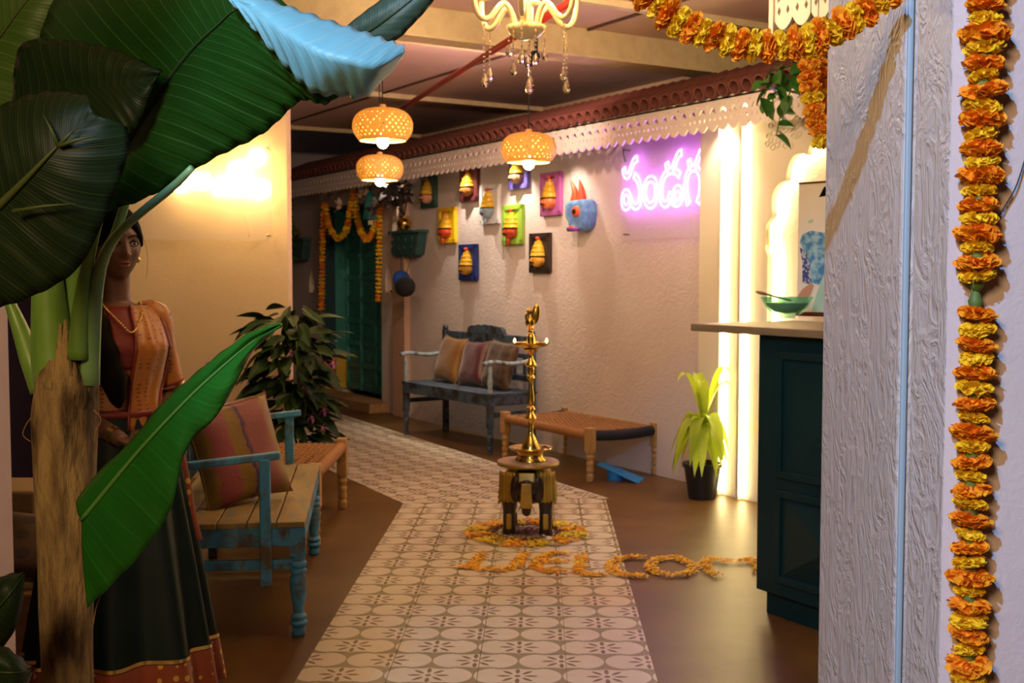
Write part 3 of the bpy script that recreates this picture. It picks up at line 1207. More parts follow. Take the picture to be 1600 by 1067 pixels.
def wooden_bench(label, loc, rz, L, D, SH, AH, BH, m, mseat, marm, kind):
    """front is -y, length along x, origin on the floor in the middle"""
    t = thing('wooden_bench', label, 'bench', loc, rz)
    lw = 0.055
    fx, fy = L / 2 - lw / 2, D / 2 - lw / 2
    for sx in (-1, 1):
        lh = SH - 0.13 if kind == 'near' else SH - 0.10
        b = MB()
        if kind == 'near':
            b.lathe(turned_leg(lh, 0.034), 18)
            b.box((0, 0, lh + (SH - 0.02 - lh) / 2), (0.06, 0.06, SH - 0.02 - lh))
        else:
            b.lathe(turned_leg(lh * 0.55, 0.026), 16)
            b.box((0, 0, (lh * 0.55 + SH - 0.02) / 2), (0.046, 0.046, SH - 0.02 - lh * 0.55))
        o = b.build('leg', m, t, sharp=35, bev=0)
        o.location = (sx * fx, -fy, 0)
        MB().box((sx * fx, fy, BH / 2), (0.05, 0.045, BH)).build('back_post', m, t, bev=0.006)
        MB().ball((sx * fx, fy, BH + 0.018), (0.03, 0.026, 0.028), 12, 8).build('finial', m, t)
        MB().box((sx * (L / 2 - 0.016), 0, SH - 0.055), (0.032, D - 0.05, 0.075)).build('side_rail', m, t, bev=0.004)
        MB().box((sx * (L / 2 - 0.022), 0, SH - 0.165), (0.026, D - 0.05, 0.038)).build('stretcher', m, t, bev=0.004)
        # arm
        pts = spline([(sx * fx, fy - 0.02, AH + 0.005), (sx * fx, 0, AH - 0.01), (sx * fx, -fy * 0.8, AH + 0.012), (sx * fx, -fy - 0.05, AH + 0.0)], 12)
        if kind == 'near':
            MB().beam((sx * (fx + 0.03), fy, AH - 0.03), (sx * (fx + 0.03), -fy + 0.06, AH + 0.012), 0.045, 0.028).build('armrest', marm, t, bev=0.006)
            MB().box((sx * (L / 2 + 0.016), -fy * 0.52, (AH + SH - 0.24) / 2), (0.03, 0.042, AH - SH + 0.24)).build('arm_post', m, t, bev=0.005)
        else:
            b = MB().tube(pts, 0.03, 10, flat=0.6)
            b.build('armrest', marm, t)
            pr = [(0.016, 0), (0.024, 0.02), (0.017, 0.05), (0.025, 0.09), (0.016, 0.15), (0.02, 0.19), (0.015, AH - SH - 0.02)]
            o = MB().lathe(pr, 14).build('arm_post', marm, t, sharp=40)
            o.location = (sx * fx, -fy, SH)
    for y, nm in ((-D / 2 + 0.016, 'front_rail'), (D / 2 - 0.016, 'rear_rail')):
        MB().box((0, y, SH - 0.055), (L - 0.06, 0.032, 0.075)).build(nm, m, t, bev=0.004)
    npl = 5
    pw = (D + 0.01) / npl
    for i in range(npl):
        MB().box((0, -D / 2 - 0.005 + pw * (i + 0.5), SH - 0.008), (L + 0.01, pw - 0.006, 0.022)).build('plank', mseat, t, bev=0.003)
    # back
    MB().box((0, fy, BH - 0.05), (L - 0.06, 0.03, 0.08)).build('top_rail', m, t, bev=0.006)
    MB().box((0, fy, SH + 0.10), (L - 0.06, 0.03, 0.05)).build('lower_rail', m, t, bev=0.005)
    MB().box((0, fy, BH - 0.17), (L - 0.06, 0.028, 0.035)).build('middle_rail', m, t, bev=0.005)
    ns = 13 if kind == 'near' else 9
    for i in range(ns):
        x = -L / 2 + 0.06 + (L - 0.12) * (i + 0.5) / ns
        MB().box((x, fy, (SH + 0.12 + BH - 0.17) / 2), (0.034, 0.016, BH - 0.29 - SH)).build('slat', m, t, bev=0.003)
    if kind == 'far':
        for x in (-0.2, 0.2):
            for k in (-1, 0, 1):
                MB().tube([(x + 0.03 * k, fy - 0.012, BH - 0.16), (x + 0.03 * k, fy - 0.012, BH - 0.09)], 0.012, 8).build('spindle', m, t)
        pl = [(-0.28, 0)] + [(-0.26 + 0.52 * i / 24, 0.045 + 0.012 * abs(sin(i / 24 * pi * 5)) + 0.02 * sin(i / 24 * pi)) for i in range(25)] + [(0.28, 0)]
        o = MB().prism(pl, -0.018, 0.018).build('carved_crest', m, t, fixn=True)
        o.location = (0, fy, BH - 0.012)
    return t


# ---- bench against the painted wall
fr_l, fr_r = ground(630, 680), ground(772, 709)
mid = (fr_l + fr_r) / 2
BL = (fr_l - fr_r).length + 0.05
bench_rz = atan2((fr_r - fr_l).y, (fr_r - fr_l).x)
bench_rz = (bench_rz + WA) / 2
BX = Vector((cos(bench_rz), sin(bench_rz), 0))
BY = Vector((-sin(bench_rz), cos(bench_rz), 0))
BD = 0.46
bc = mid + BY * (BD / 2 - 0.03)
far_bench = wooden_bench('dusky blue carved bench with turned arm posts against the mask wall', bc, bench_rz, BL, BD, 0.47, 0.71, 0.92, MAT['blue_dark'], MAT['blue_dark'], MAT['blue_pale'], 'far')


def on_bench(x, y, z):
    return bc + BX * x + BY * y + Vector((0, 0, z))


pillow('cushion', 'mustard gold silk cushion at the door end of the dusky blue bench', 0.36, 0.40, 0.13, MAT['silk_gold'], on_bench(-0.36, 0.07, 0.675), (-0.28, 0.06, bench_rz), 1, 'silk cushions on the dusky blue bench')
pillow('cushion', 'wine red silk cushion in the middle of the dusky blue bench', 0.36, 0.38, 0.13, MAT['silk_wine'], on_bench(0.02, 0.07, 0.665), (-0.28, -0.05, bench_rz), 2, 'silk cushions on the dusky blue bench')
pillow('cushion', 'bronze brocade cushion behind the arm of the dusky blue bench', 0.38, 0.40, 0.13, MAT['silk_bronze'], on_bench(0.40, 0.07, 0.675), (-0.28, 0.04, bench_rz), 3, 'silk cushions on the dusky blue bench')

# ---- near bench, worn blue
nl, nf = ground(466, 992), ground(490, 866)
nd = (nf - nl)
NRZ = atan2(nd.y, nd.x)
NX = nd.normalized()
NY = Vector((-NX.y, NX.x, 0))
ND = 0.55
nc = (nl + nf) / 2 + NY * (ND / 2 - 0.03)
near_bench = wooden_bench('worn sky blue slatted bench with rubbed yellow plank seat beside the woman', nc, NRZ, nd.length + 0.06, ND, 0.45, 0.70, 0.93, MAT['blue_worn'], MAT['plank'], MAT['blue_worn'], 'near')


def on_near(x, y, z):
    return nc + NX * x + NY * y + Vector((0, 0, z))


pillow('cushion', 'pink and gold striped silk cushion leaning in the worn blue bench', 0.42, 0.44, 0.15, MAT['stripe_silk'], on_near(-0.26, 0.02, 0.665), (-0.30, -0.10, NRZ - 0.85), 4, 'striped cushions on the worn blue bench')
pillow('cushion', 'pink brocade cushion tucked behind the striped one on the worn blue bench', 0.40, 0.40, 0.14, MAT['stripe_silk'], on_near(0.10, 0.10, 0.65), (-0.32, 0.08, NRZ - 0.5), 5, 'striped cushions on the worn blue bench')


# ---- rope cots
def rope_cot(label, corner, ex, ey, L, W, H):
    """corner: floor point of one leg, ex along the length, ey across (both away from that leg)"""
    rz = atan2(ex.y, ex.x)
    t = thing('rope_cot', label, 'cot', corner, rz)
    sy = 1 if Vector((-ex.y, ex.x, 0)).dot(ey) > 0 else -1
    prof = [(0.020, 0), (0.026, 0.01), (0.026, 0.05), (0.018, 0.06), (0.027, 0.075), (0.022, 0.11), (0.028, 0.13), (0.020, 0.145), (0.030, 0.17), (0.024, 0.19), (0.034, 0.205)]
    for i in (0, 1):
        for j in (0, 1):
            o = MB().lathe(prof, 14).box((0, 0, (0.205 + H) / 2), (0.06, 0.06, H - 0.205)).build('leg', MAT['pine'], t, sharp=35, bev=0.006)
            o.location = (i * L, sy * j * W, 0)
    zr = H - 0.055
    for j in (0, 1):
        pts = [(0.03 + (L - 0.06) * k / 60, sy * j * W, zr) for k in range(61)]
        MB().tube(pts, [0.031 + 0.0035 * (k % 2) for k in range(61)], 10).build('rope_bound_rail', MAT['rope'], t)
    for i in (0, 1):
        pts = [(i * L, sy * (0.03 + (W - 0.06) * k / 10), zr - 0.012 * sin(pi * k / 10)) for k in range(11)]
        MB().tube(pts, 0.036, 10).build('cloth_wrapped_rail', MAT['navy'], t)
    b = MB()
    step = 0.034
    n = int((L + W) / step)
    for fam in (0, 1):
        for k in range(1, n):
            c = k * step
            # lines x + y = c (or mirrored)
            pts = []
            x0 = max(0.02, c - (W - 0.02))
            x1 = min(L - 0.02, c - 0.02)
            if x1 - x0 < 0.02:
                continue
            m = max(2, int((x1 - x0) / 0.034))
            for q in range(m + 1):
                x = x0 + (x1 - x0) * q / m
                y = c - x
                if fam:
                    y = W - y
                z = zr + 0.022 + 0.004 * (1 if (q + k + fam) % 2 else -1) - 0.012 * sin(pi * x / L) * sin(pi * y / W)
                pts.append((x, sy * y, z))
            b.tube(pts, 0.0055, 5)
    b.build('rope_weave', MAT['rope'], t, kind='stuff')
    return t


ca = ground(922, 753)
cb = ground(1022, 741)
ey = (cb - ca).normalized()
ex = Vector((-ey.y, ey.x, 0))
cot_w = (cb - ca).length
rope_cot('low rope cot with pine legs and navy ends beside the lime plant', ca, WD, -WN, 1.10, cot_w, 0.37)
# its twin behind the worn bench
cc = ground(487, 862)
rope_cot('rope cot with a navy end rail mostly hidden behind the worn blue bench', cc + Vector((-0.0, 0.12, 0)), Vector((0.0, 1, 0)), Vector((-1, 0, 0)), 0.95, 0.52, 0.43)

# ---- elephant stool with the brass lamp
ec = ground(825, 832)
ELZ = 0.398
el = thing('elephant_stool', 'round topped elephant stool with dark legs and gold saddle cloth under the brass lamp', 'stool', ec, radians(-3))
MB().lathe([(0.0, ELZ - 0.022), (0.160, ELZ - 0.022), (0.168, ELZ - 0.012), (0.166, ELZ - 0.002), (0.0, ELZ)], 40).build('seat', MAT['stool_top'], el, sharp=40)
MB().lathe([(0.161, ELZ - 0.026), (0.169, ELZ - 0.024), (0.170, ELZ - 0.008), (0.163, ELZ - 0.006)], 40, cap=False).build('seat_band', MAT['gold_cloth'], el)
b = MB().ball((0, 0.02, 0.27), (0.125, 0.155, 0.115), 24, 16)
b.build('body', MAT['elephant'], el)
for x in (-1, 1):
    for y in (-0.085, 0.12):
        lg = MB().lathe([(0.036, 0), (0.038, 0.01), (0.034, 0.05), (0.034, 0.14), (0.042, 0.22), (0.04, 0.27)], 16).build('leg', MAT['elephant'], el)
        lg.location = (x * 0.098, y, 0)
        MB().box((0, -0.034, 0.085), (0.028, 0.012, 0.085)).build('gold_patch', MAT['gold_cloth'], lg, bev=0.008)


def saddle(u, v):
    an = (u - 0.5) * pi * 1.16
    fl = 0.004 * sin(u * 2 * pi * 22)
    r = 0.150 + fl
    y = -0.125 + 0.27 * v
    x = r * max(-1, min(1, 1.0 * sin(an))) * 1.0
    z = 0.225 + 0.15 * cos(an) if abs(an) < pi / 2 else 0.225 - (abs(an) - pi / 2) * 0.17
    if abs(an) >= pi / 2:
        x = (0.150 + fl) * (1 if an > 0 else -1)
    return Vector((x, y, min(z, ELZ - 0.03)))


sd = MB().grid(saddle, 88, 6).build('saddle_cloth', MAT['gold_cloth'], el)
solid(sd, 0.008)
# fluted drape over each front leg
for x in (-1, 1):
    def drape(u, v, x=x):
        an = pi + u * pi
        fl = 0.0035 * sin(u * 2 * pi * 7)
        z = 0.20 + 0.155 * v - 0.008 * abs(sin(u * pi * 7)) * (1 - v)
        r = (0.048 + fl) * (1.06 - 0.1 * v)
        return Vector((x * 0.098 + r * cos(an), -0.090 + r * 1.1 * sin(an), z))
    solid(MB().grid(drape, 56, 6).build('leg_drape', MAT['gold_cloth'], el), 0.006)
hd = MB().ball((0, -0.150, 0.285), (0.062, 0.060, 0.070), 18, 12).build('head', MAT['elephant'], el)
MB().box((0, -0.200, 0.335), (0.085, 0.02, 0.05), rx=-0.35).build('head_plate', MAT['gold_cloth'], hd, bev=0.006)
MB().tube(spline([(0, -0.205, 0.315), (0, -0.225, 0.27), (0, -0.228, 0.21), (0, -0.215, 0.165), (0, -0.20, 0.15)], 14), [0.036, 0.034, 0.032, 0.031, 0.03, 0.029, 0.028, 0.028, 0.027, 0.026, 0.025, 0.024, 0.022, 0.02], 12).build('trunk', MAT['elephant'], hd)
pl = [(-0.024, 0.315), (0.024, 0.315), (0.034, 0.185), (-0.034, 0.185)]
MB().prism(pl, -0.268, -0.252).build('trunk_cover', MAT['gold_cloth'], hd, bev=0.004, fixn=True)
for x in (-1, 1):
    MB().ball((x * 0.062, -0.155, 0.265), (0.030, 0.014, 0.072), 12, 10, rot=Matrix.Rotation(x * 0.35, 3, 'Z')).build('ear', MAT['elephant'], hd)
    MB().tube(spline([(x * 0.04, -0.20, 0.18), (x * 0.05, -0.225, 0.16), (x * 0.045, -0.24, 0.165)], 6), [0.009, 0.009, 0.008, 0.007, 0.005, 0.003], 8).build('tusk', MAT['petal_w'], hd)

lampo = thing('brass_oil_lamp', 'tall polished brass oil lamp with bird finial on the elephant stool', 'lamp', (ec.x + 0.014, ec.y - 0.01, ELZ))
kq = 0.000838


def lp(rows):
    return [(r * kq, (1060 - y) * kq) for r, y in rows]


MB().lathe(lp([(0, 1060), (100, 1060), (100, 1050), (84, 1034), (80, 1015), (92, 998), (138, 982), (144, 976), (142, 972), (60, 988), (0, 988)]), 40).build('base_dish', MAT['brass'], lampo, sharp=50)
MB().lathe(lp([(0, 990), (62, 986), (60, 972), (46, 940), (34, 915), (22, 890), (15, 868), (19, 850), (19, 835), (15, 822), (22, 806), (24, 796), (38, 786), (34, 772), (20, 752), (17, 738), (31, 728), (30, 718), (14, 704), (20, 690), (25, 665), (19, 620), (14, 570), (15, 536), (27, 526), (26, 514), (15, 502), (22, 486), (24, 468), (22, 455), (38, 442), (34, 428), (20, 405), (13, 384), (14, 372), (36, 356), (50, 338), (30, 328), (0, 326)]), 28).build('stem', MAT['brass'], lampo, sharp=50)
MB().lathe(lp([(0, 332), (60, 330), (106, 316), (122, 300), (124, 294), (118, 296), (60, 314), (0, 318)]), 36).build('oil_tray', MAT['brass'], lampo, sharp=50)
MB().lathe(lp([(0, 320), (40, 318), (30, 296), (28, 270), (24, 250), (14, 236), (18, 226), (13, 214), (22, 205), (16, 192), (0, 188)]), 22).build('finial_base', MAT['brass'], lampo, sharp=50)
b = MB()
zb = (1060 - 165) * kq
b.ball((-0.004, 0, zb), (0.026, 0.020, 0.030), 14, 10)
b.tube(spline([(-0.012, 0, zb + 0.01), (-0.020, 0, zb + 0.035), (-0.008, 0, zb + 0.055), (-0.012, 0, zb + 0.075)], 10), [0.016, 0.015, 0.014, 0.013, 0.013, 0.013, 0.015, 0.016, 0.012, 0.005], 10)
b.build('bird', MAT['brass'], lampo)
MB().ball((0.026, 0, zb + 0.042), (0.024, 0.009, 0.055), 14, 12, rot=Matrix.Rotation(0.16, 3, 'Y')).build('bird_tail', MAT['brass'], lampo)
for a in (pi, 0.12):
    x, y = 0.085 * cos(a), 0.085 * sin(a)
    zf = (1060 - 300) * kq
    w = MB().tube([(x * 0.5, y * 0.5, zf), (x, y, zf + 0.004)], 0.004, 6).build('wick', MAT['petal_w'], lampo)
    MB().ball((x * 1.02, y * 1.02, zf + 0.014), (0.0065, 0.0065, 0.013), 10, 8, fn=lambda d, p: Vector((p.x * (1 - 0.5 * max(0, d.z)), p.y * (1 - 0.5 * max(0, d.z)), p.z))).build('flame', MAT['flame'], w)
for k in range(24):
    a = RND.random() * 2 * pi
    r = 0.075 + RND.random() * 0.035
    MB().ball((r * cos(a), r * sin(a), (1060 - 975) * kq), (0.008, 0.006, 0.003), 6, 4).build('petal', MAT['petal_r'] if k % 3 else MAT['petal_w'], lampo)

# ---- counter
CTZ = 1.19
cp = ground(1189, 957)
ct = thing('reception_counter', 'bottle green panelled reception counter with oak top behind the plaster jamb', 'counter', cp, WA)
CL = 1.7
MB().box((CL / 2, 0.22, 0.05), (CL - 0.02, 0.40, 0.10)).build('plinth', MAT['counter'], ct, bev=0.004)
MB().box((CL / 2 - 0.015, 0.215, 0.10 + (CTZ - 0.13) / 2), (CL, 0.46, CTZ - 0.13)).build('body', MAT['counter'], ct, bev=0.004)
MB().box((CL / 2 - 0.16, 0.24, CTZ - 0.015), (CL + 0.44, 0.62, 0.032)).build('counter_top', MAT['counter_top'], ct, bev=0.004)
for i in range(2):
    x0 = 0.11 + i * 0.72
    for z0, z1, dia in ((0.17, 0.52, True), (0.60, 1.08, False)):
        w, h = 0.60, z1 - z0
        fr = MB()
        y = -0.018
        for (cx, cz, sx, sz) in ((x0 + w / 2, z0, w + 0.03, 0.03), (x0 + w / 2, z1, w + 0.03, 0.03), (x0, (z0 + z1) / 2, 0.03, h), (x0 + w, (z0 + z1) / 2, 0.03, h)):
            fr.box((cx, y, cz), (sx, 0.018, sz))
        f_ = fr.build('panel_moulding', MAT['counter'], ct, bev=0.004)
        p = MB()
        cx, cz = x0 + w / 2, (z0 + z1) / 2
        vs = [(x0 + 0.02, -0.0155, z0 + 0.02), (x0 + w - 0.02, -0.0155, z0 + 0.02), (x0 + w - 0.02, -0.0155, z1 - 0.02), (x0 + 0.02, -0.0155, z1 - 0.02), (cx, -0.06 if dia else -0.028, cz)]
        p._add(vs, [(0, 1, 4), (1, 2, 4), (2, 3, 4), (3, 0, 4)], False)
        p.build('raised_panel', MAT['counter'], ct, fixn=True)

# bowl and framed print stand on the counter
bp = ground(1229, 497, CTZ + 0.002)
bw = thing('glass_bowl', 'green glass bowl of green drink with a spoon on the counter', 'bowl', bp)
R_ = 0.125
pr = [(0.0, 0.0), (0.040, 0.0), (0.036, 0.008), (0.070, 0.022), (0.105, 0.055), (R_, 0.098), (R_ + 0.002, 0.104), (R_ - 0.005, 0.104), (0.098, 0.058), (0.064, 0.029), (0.0, 0.020)]
MB().lathe(pr, 40).build('glass', MAT['bowl_glass'], bw)
MB().lathe([(0.0, 0.0225), (0.060, 0.0315), (0.092, 0.058), (0.108, 0.076), (0.0, 0.077)], 36).build('drink', MAT['pistachio'], bw, sharp=50)
sp_ = MB().tube([(0.02, 0, 0.085), (-0.10, -0.01, 0.116)], 0.005, 8)
sp_.ball((-0.125, -0.012, 0.122), (0.032, 0.018, 0.009), 14, 8, rot=Matrix.Rotation(0.25, 3, 'Y'))
sp_.build('spoon', MAT['step'], bw)

fp = ground(1240, 494, CTZ + 0.002) + Vector((0.03, 0.05, 0))
PRZ = WA + radians(14)
pf = thing('framed_print', 'pale print of a seated figure in blue standing on the counter', 'picture', fp, PRZ)
FW, FHt = 0.46, 0.68
PN = Vector((sin(PRZ), -cos(PRZ), 0))
PX = Vector((cos(PRZ), sin(PRZ), 0))


def on_print(px, py):
    r = ray(px, py)
    p = CAMP + r * ((fp - CAMP).dot(PN) / r.dot(PN)) - fp
    return (p.dot(PX), p.z)


m_fr = mat('red_brown_frame', (0.10, 0.022, 0.012), 0.4)
MB().box((FW / 2, 0, 0.011), (FW, 0.03, 0.022)).build('frame_bar', m_fr, pf, bev=0.002)
MB().box((FW / 2, 0, FHt - 0.005), (FW, 0.012, 0.010)).build('frame_bar', m_fr, pf, bev=0.002)
MB().box((FW / 2, 0.002, FHt / 2), (FW, 0.006, FHt - 0.02)).build('paper', mat('pale_paper', (0.82, 0.82, 0.78), 0.5), pf)
pm_blue = mat('print_blue', (0.05, 0.25, 0.55), 0.5, col2=(0.35, 0.62, 0.78), scale=26, lo=0.42, hi=0.6)
pm_navy = mat('print_navy', (0.03, 0.07, 0.30), 0.5, col2=(0.5, 0.55, 0.7), scale=60, lo=0.5, hi=0.55)
pm_aqua = mat('print_aqua', (0.36, 0.66, 0.60), 0.5, col2=(0.45, 0.72, 0.66), scale=14)
pm_skin = mat('print_skin', (0.55, 0.32, 0.22), 0.5)


def printed(name, poly, m, y):
    MB().prism([on_print(*p) for p in poly], y - 0.0006, y).build(name, m, pf, fixn=True)


printed('print_dress', [(1268, 488), (1330, 488), (1330, 400), (1298, 395), (1286, 430), (1276, 460)], pm_aqua, -0.0015)
printed('print_sleeve', [(1250, 378), (1254, 366), (1268, 360), (1290, 364), (1305, 390), (1292, 420), (1280, 445), (1268, 442), (1262, 410), (1256, 392)], pm_blue, -0.0022)
printed('print_cuff', [(1250, 386), (1258, 392), (1266, 412), (1268, 444), (1254, 442), (1254, 410)], pm_navy, -0.0029)
printed('print_hand', [(1246, 464), (1254, 452), (1268, 442), (1272, 446), (1266, 462), (1256, 470)], pm_skin, -0.0036)
printed('print_hair', [(1280, 308), (1288, 292), (1310, 286), (1312, 300), (1292, 306)], MAT['hair'], -0.0022)
printed('print_ribbon', [(1262, 346), (1270, 342), (1271, 347), (1264, 349)], pm_aqua, -0.0022)

# ---- blue dustpan on the floor
dp = thing('dustpan', 'blue plastic dustpan lying face down on the floor by the rope cot', 'dustpan', ground(968, 750), radians(-20))
b = MB()
b._add([(-0.145, -0.06, 0.105), (0.155, -0.10, 0.0), (0.155, 0.10, 0.0), (-0.145, 0.06, 0.105), (-0.145, -0.06, 0.113), (0.155, -0.10, 0.006), (0.155, 0.10, 0.006), (-0.145, 0.06, 0.113)],
       [(3, 2, 1, 0), (4, 5, 6, 7), (0, 1, 5, 4), (1, 2, 6, 5), (2, 3, 7, 6), (3, 0, 4, 7)], False)
b.build('pan', MAT['blue_plastic'], dp)
MB().lathe([(0.052, 0.0), (0.055, 0.004), (0.055, 0.05), (0.050, 0.075)], 20, c=(-0.03, 0, 0)).build('socket', MAT['blue_plastic'], dp, sharp=40)

# ---- left edge oddments
q = at(38, 765, 4.3)
o = MB().box((q.x - 0.15, 4.42, q.z / 2), (0.40, 0.30, q.z)).build('plinth_block', mat('beige_block', (0.34, 0.25, 0.12), 0.8), bev=0.01)
tag(o, 'plain beige block behind the banana trunk', 'block')
q = at(60, 870, 4.0)
pillow('cushion', 'mustard patterned cushion low behind the banana trunk', 0.34, 0.30, 0.12, MAT['silk_bronze'], (q.x - 0.02, 4.08, 0.42), (-0.9, 0.2, 0.3), 8)
MB().box((0, 0, 0), (0.01, 0.01, 0.01))
o = MB().box((q.x - 0.02, 4.1, 0.15), (0.36, 0.34, 0.30)).build('low_stool', MAT['step'], bev=0.01)
tag(o, 'low wooden box stool under the mustard cushion behind the trunk', 'stool')
q = at(70, 600, 5.3)
o = MB().box((q.x - 0.5, 5.35, 0.98), (1.0, 0.08, 1.96)).build('door_2', MAT['purple_dark'])
struct(o)
# ================================================================ WALL PIECES
def zpx(px, py, off=0.0):
    return on_wall(px, py, off).z


def face_mask(x0, x1, y0, y1, board, face, name, crown=(0.72, 0.44, 0.03), beard=False, dark=0.0, cap=None):
    xm, ym = (x0 + x1) / 2, (y0 + y1) / 2
    s0, s1 = wall_s(x0, 0.03), wall_s(x1, 0.03)
    z0, z1 = zpx(xm, y1, 0.03), zpx(xm, y0, 0.03)
    w, h = s1 - s0, z1 - z0
    t = thing('face_mask_plaque', name, 'mask', wall_pt((s0 + s1) / 2, (z0 + z1) / 2, 0.0), WA, 'painted face masks on coloured plaques')
    bm_ = mat('plaque_paint', board, 0.45)
    MB().box((0, -0.012, 0), (w, 0.024, h)).build('plaque', bm_, t, bev=0.004)
    bw_ = 0.13 * w
    for cx, cz, sx, sz in ((0, h / 2 - bw_ / 2, w, bw_), (0, -h / 2 + bw_ / 2, w, bw_), (-w / 2 + bw_ / 2, 0, bw_, h), (w / 2 - bw_ / 2, 0, bw_, h)):
        MB().box((cx, -0.026, cz), (sx, 0.018, sz)).build('plaque_border', bm_, t, bev=0.003)
    fm = mat('mask_face_paint', face, 0.35)
    cm = mat('mask_crown_paint', crown, 0.35)
    fw, fh = w * 0.25, h * 0.175
    fz = -h * 0.19

    def fn(d, p):
        # face turned to the picture's left: nose and chin push out
        q = p.copy()
        nose = exp(-((d.x + 0.25) ** 2) / 0.03 - ((d.z + 0.05) ** 2) / 0.05) * (1 if d.y < 0 else 0)
        q.y -= nose * 0.030
        q.x -= nose * 0.012
        brow = exp(-((d.z - 0.32) ** 2) / 0.02) * (1 if d.y < 0 else 0)
        q.y -= brow * 0.006
        chin = exp(-((d.z + 0.8) ** 2) / 0.04) * (1 if d.y < 0 else 0)
        q.y -= chin * 0.008
        if d.z < 0:
            q.x *= 1 - 0.30 * d.z * d.z
        return q
    f_ = MB().ball((0, -0.035, fz), (fw, 0.062, fh), 22, 16, fn).build('face', fm, t)
    MB().tube([(-fw * 0.62, -0.090, fz - fh * 0.34), (-fw * 0.25, -0.108, fz - fh * 0.28), (fw * 0.25, -0.092, fz - fh * 0.36)], [0.003, 0.007, 0.003], 6).build('moustache', MAT['hair'], f_)
    for ex_ in (-0.52, 0.12):
        MB().ball((fw * ex_, -0.090, fz + fh * 0.18), (0.014, 0.006, 0.007), 8, 6).build('eye', MAT['petal_w'], f_)
        MB().ball((fw * ex_, -0.096, fz + fh * 0.18), (0.006, 0.004, 0.006), 8, 6).build('pupil', MAT['eye_dark'], f_)
        MB().tube([(fw * (ex_ - 0.2), -0.088, fz + fh * 0.36), (fw * ex_, -0.096, fz + fh * 0.46), (fw * (ex_ + 0.2), -0.088, fz + fh * 0.36)], 0.0035, 5).build('eyebrow', MAT['hair'], f_)
    MB().ball((-fw * 0.2, -0.097, fz - fh * 0.52), (0.018, 0.006, 0.006), 8, 6).build('mouth', MAT['lip'], f_)
    MB().ball((fw * 0.82, -0.055, fz), (0.012, 0.014, 0.026), 8, 6).build('ear', fm, f_)
    if beard:
        MB().lathe([(0.0, -0.07), (0.012, -0.05), (0.022, -0.01), (0.012, 0.0)], 10, c=(-fw * 0.15, -0.06, fz - fh * 0.85)).build('beard', MAT['petal_r'] if not cap else fm, f_)
    ch = h * 0.44
    cr = MB().lathe([(fw * 1.0, 0), (fw * 1.06, ch * 0.08), (fw * 0.98, ch * 0.13), (fw * 0.96, ch * 0.30), (fw * 1.0, ch * 0.33), (fw * 0.84, ch * 0.37), (fw * 0.78, ch * 0.56), (fw * 0.82, ch * 0.59), (fw * 0.62, ch * 0.63), (fw * 0.50, ch * 0.82), (fw * 0.52, ch * 0.85), (fw * 0.26, ch * 0.9), (fw * 0.18, ch), (0, ch * 1.04)], 20, c=(0, -0.035, fz + fh * 0.52), sy=0.062 / fw).build('crown', cm, t, sharp=40)
    MB().ball((0, -0.045, fz + fh * 0.52 + ch * 1.06), (0.022, 0.02, 0.014), 10, 6).build('crown_tip', mat('red_tip', (0.55, 0.06, 0.04), 0.4), t)
    MB().lathe([(fw * 1.02, 0), (fw * 1.06, 0.003), (fw * 1.02, 0.007)], 20, c=(0, -0.035, fz + fh * 0.48), sy=0.064 / fw, cap=False).build('crown_band', MAT['hair'], t)
    MB().box((0, -0.034, h * 0.37), (w * 0.42, 0.006, 0.006)).build('groove', MAT['gap'], t)
    return t


face_mask(658, 680.5, 274, 325, (0.012, 0.075, 0.06), (0.62, 0.30, 0.20), 'pink mask on dark green plaque above the hanging plant pot')
face_mask(719, 746, 260, 314.5, (0.10, 0.018, 0.022), (0.30, 0.12, 0.03), 'bronze mask on maroon plaque tucked under the fretwork')
face_mask(750, 778, 288, 350, (0.70, 0.70, 0.74), (0.28, 0.38, 0.52), 'pale blue mask with gold crown on white plaque', beard=True, cap=1)
face_mask(794.6, 824.5, 238, 295, (0.14, 0.11, 0.45), (0.36, 0.20, 0.13), 'brown mask on violet blue plaque behind the hanging lamp')
face_mask(844, 875, 269, 337, (0.42, 0.11, 0.36), (0.75, 0.20, 0.07), 'orange mask with gold crown on magenta plaque')
face_mask(685, 710.7, 324, 380, (0.80, 0.53, 0.01), (0.55, 0.07, 0.03), 'red mask with gold crown on bright yellow plaque', beard=True, cap=1)
face_mask(784.5, 815.5, 320, 382, (0.28, 0.50, 0.05), (0.48, 0.06, 0.03), 'red mask with gold crown on lime green plaque', beard=True, cap=1)
face_mask(717, 744, 381.5, 438, (0.012, 0.030, 0.20), (0.45, 0.24, 0.04), 'ochre mask on royal blue plaque, lowest of the masks')
face_mask(827, 858, 364, 426, (0.030, 0.018, 0.014), (0.66, 0.34, 0.04), 'yellow mask with gold crown on near black plaque')

# ---- bull head
bs = wall_s(909, 0.05)
bz0, bz1 = zpx(909, 361, 0.05), zpx(909, 313, 0.05)
bh = bz1 - bz0
bt = thing('bull_head_mask', 'blue papier mache bull head with two red horns on the wall', 'mask', wall_pt(bs, (bz0 + bz1) / 2, 0), WA)
hw_ = (wall_s(926, 0.05) - wall_s(892, 0.05)) / 2
m_bull = mat('speckled_blue_paint', (0.10, 0.20, 0.55), 0.5, col2=(0.16, 0.42, 0.62), scale=14, lo=0.42, hi=0.6)
pb = [(-hw_ * 0.9, bh * 0.42), (-hw_ * 0.6, bh * 0.5), (hw_ * 0.9, bh * 0.5), (hw_, bh * 0.1), (hw_ * 0.82, -bh * 0.32), (hw_ * 0.5, -bh * 0.5), (-hw_ * 0.45, -bh * 0.5), (-hw_ * 0.62, -bh * 0.2), (-hw_ * 0.9, 0)]
o = MB().prism(pb, -0.13, -0.001).build('head', m_bull, bt, bev=0.028, fixn=True)
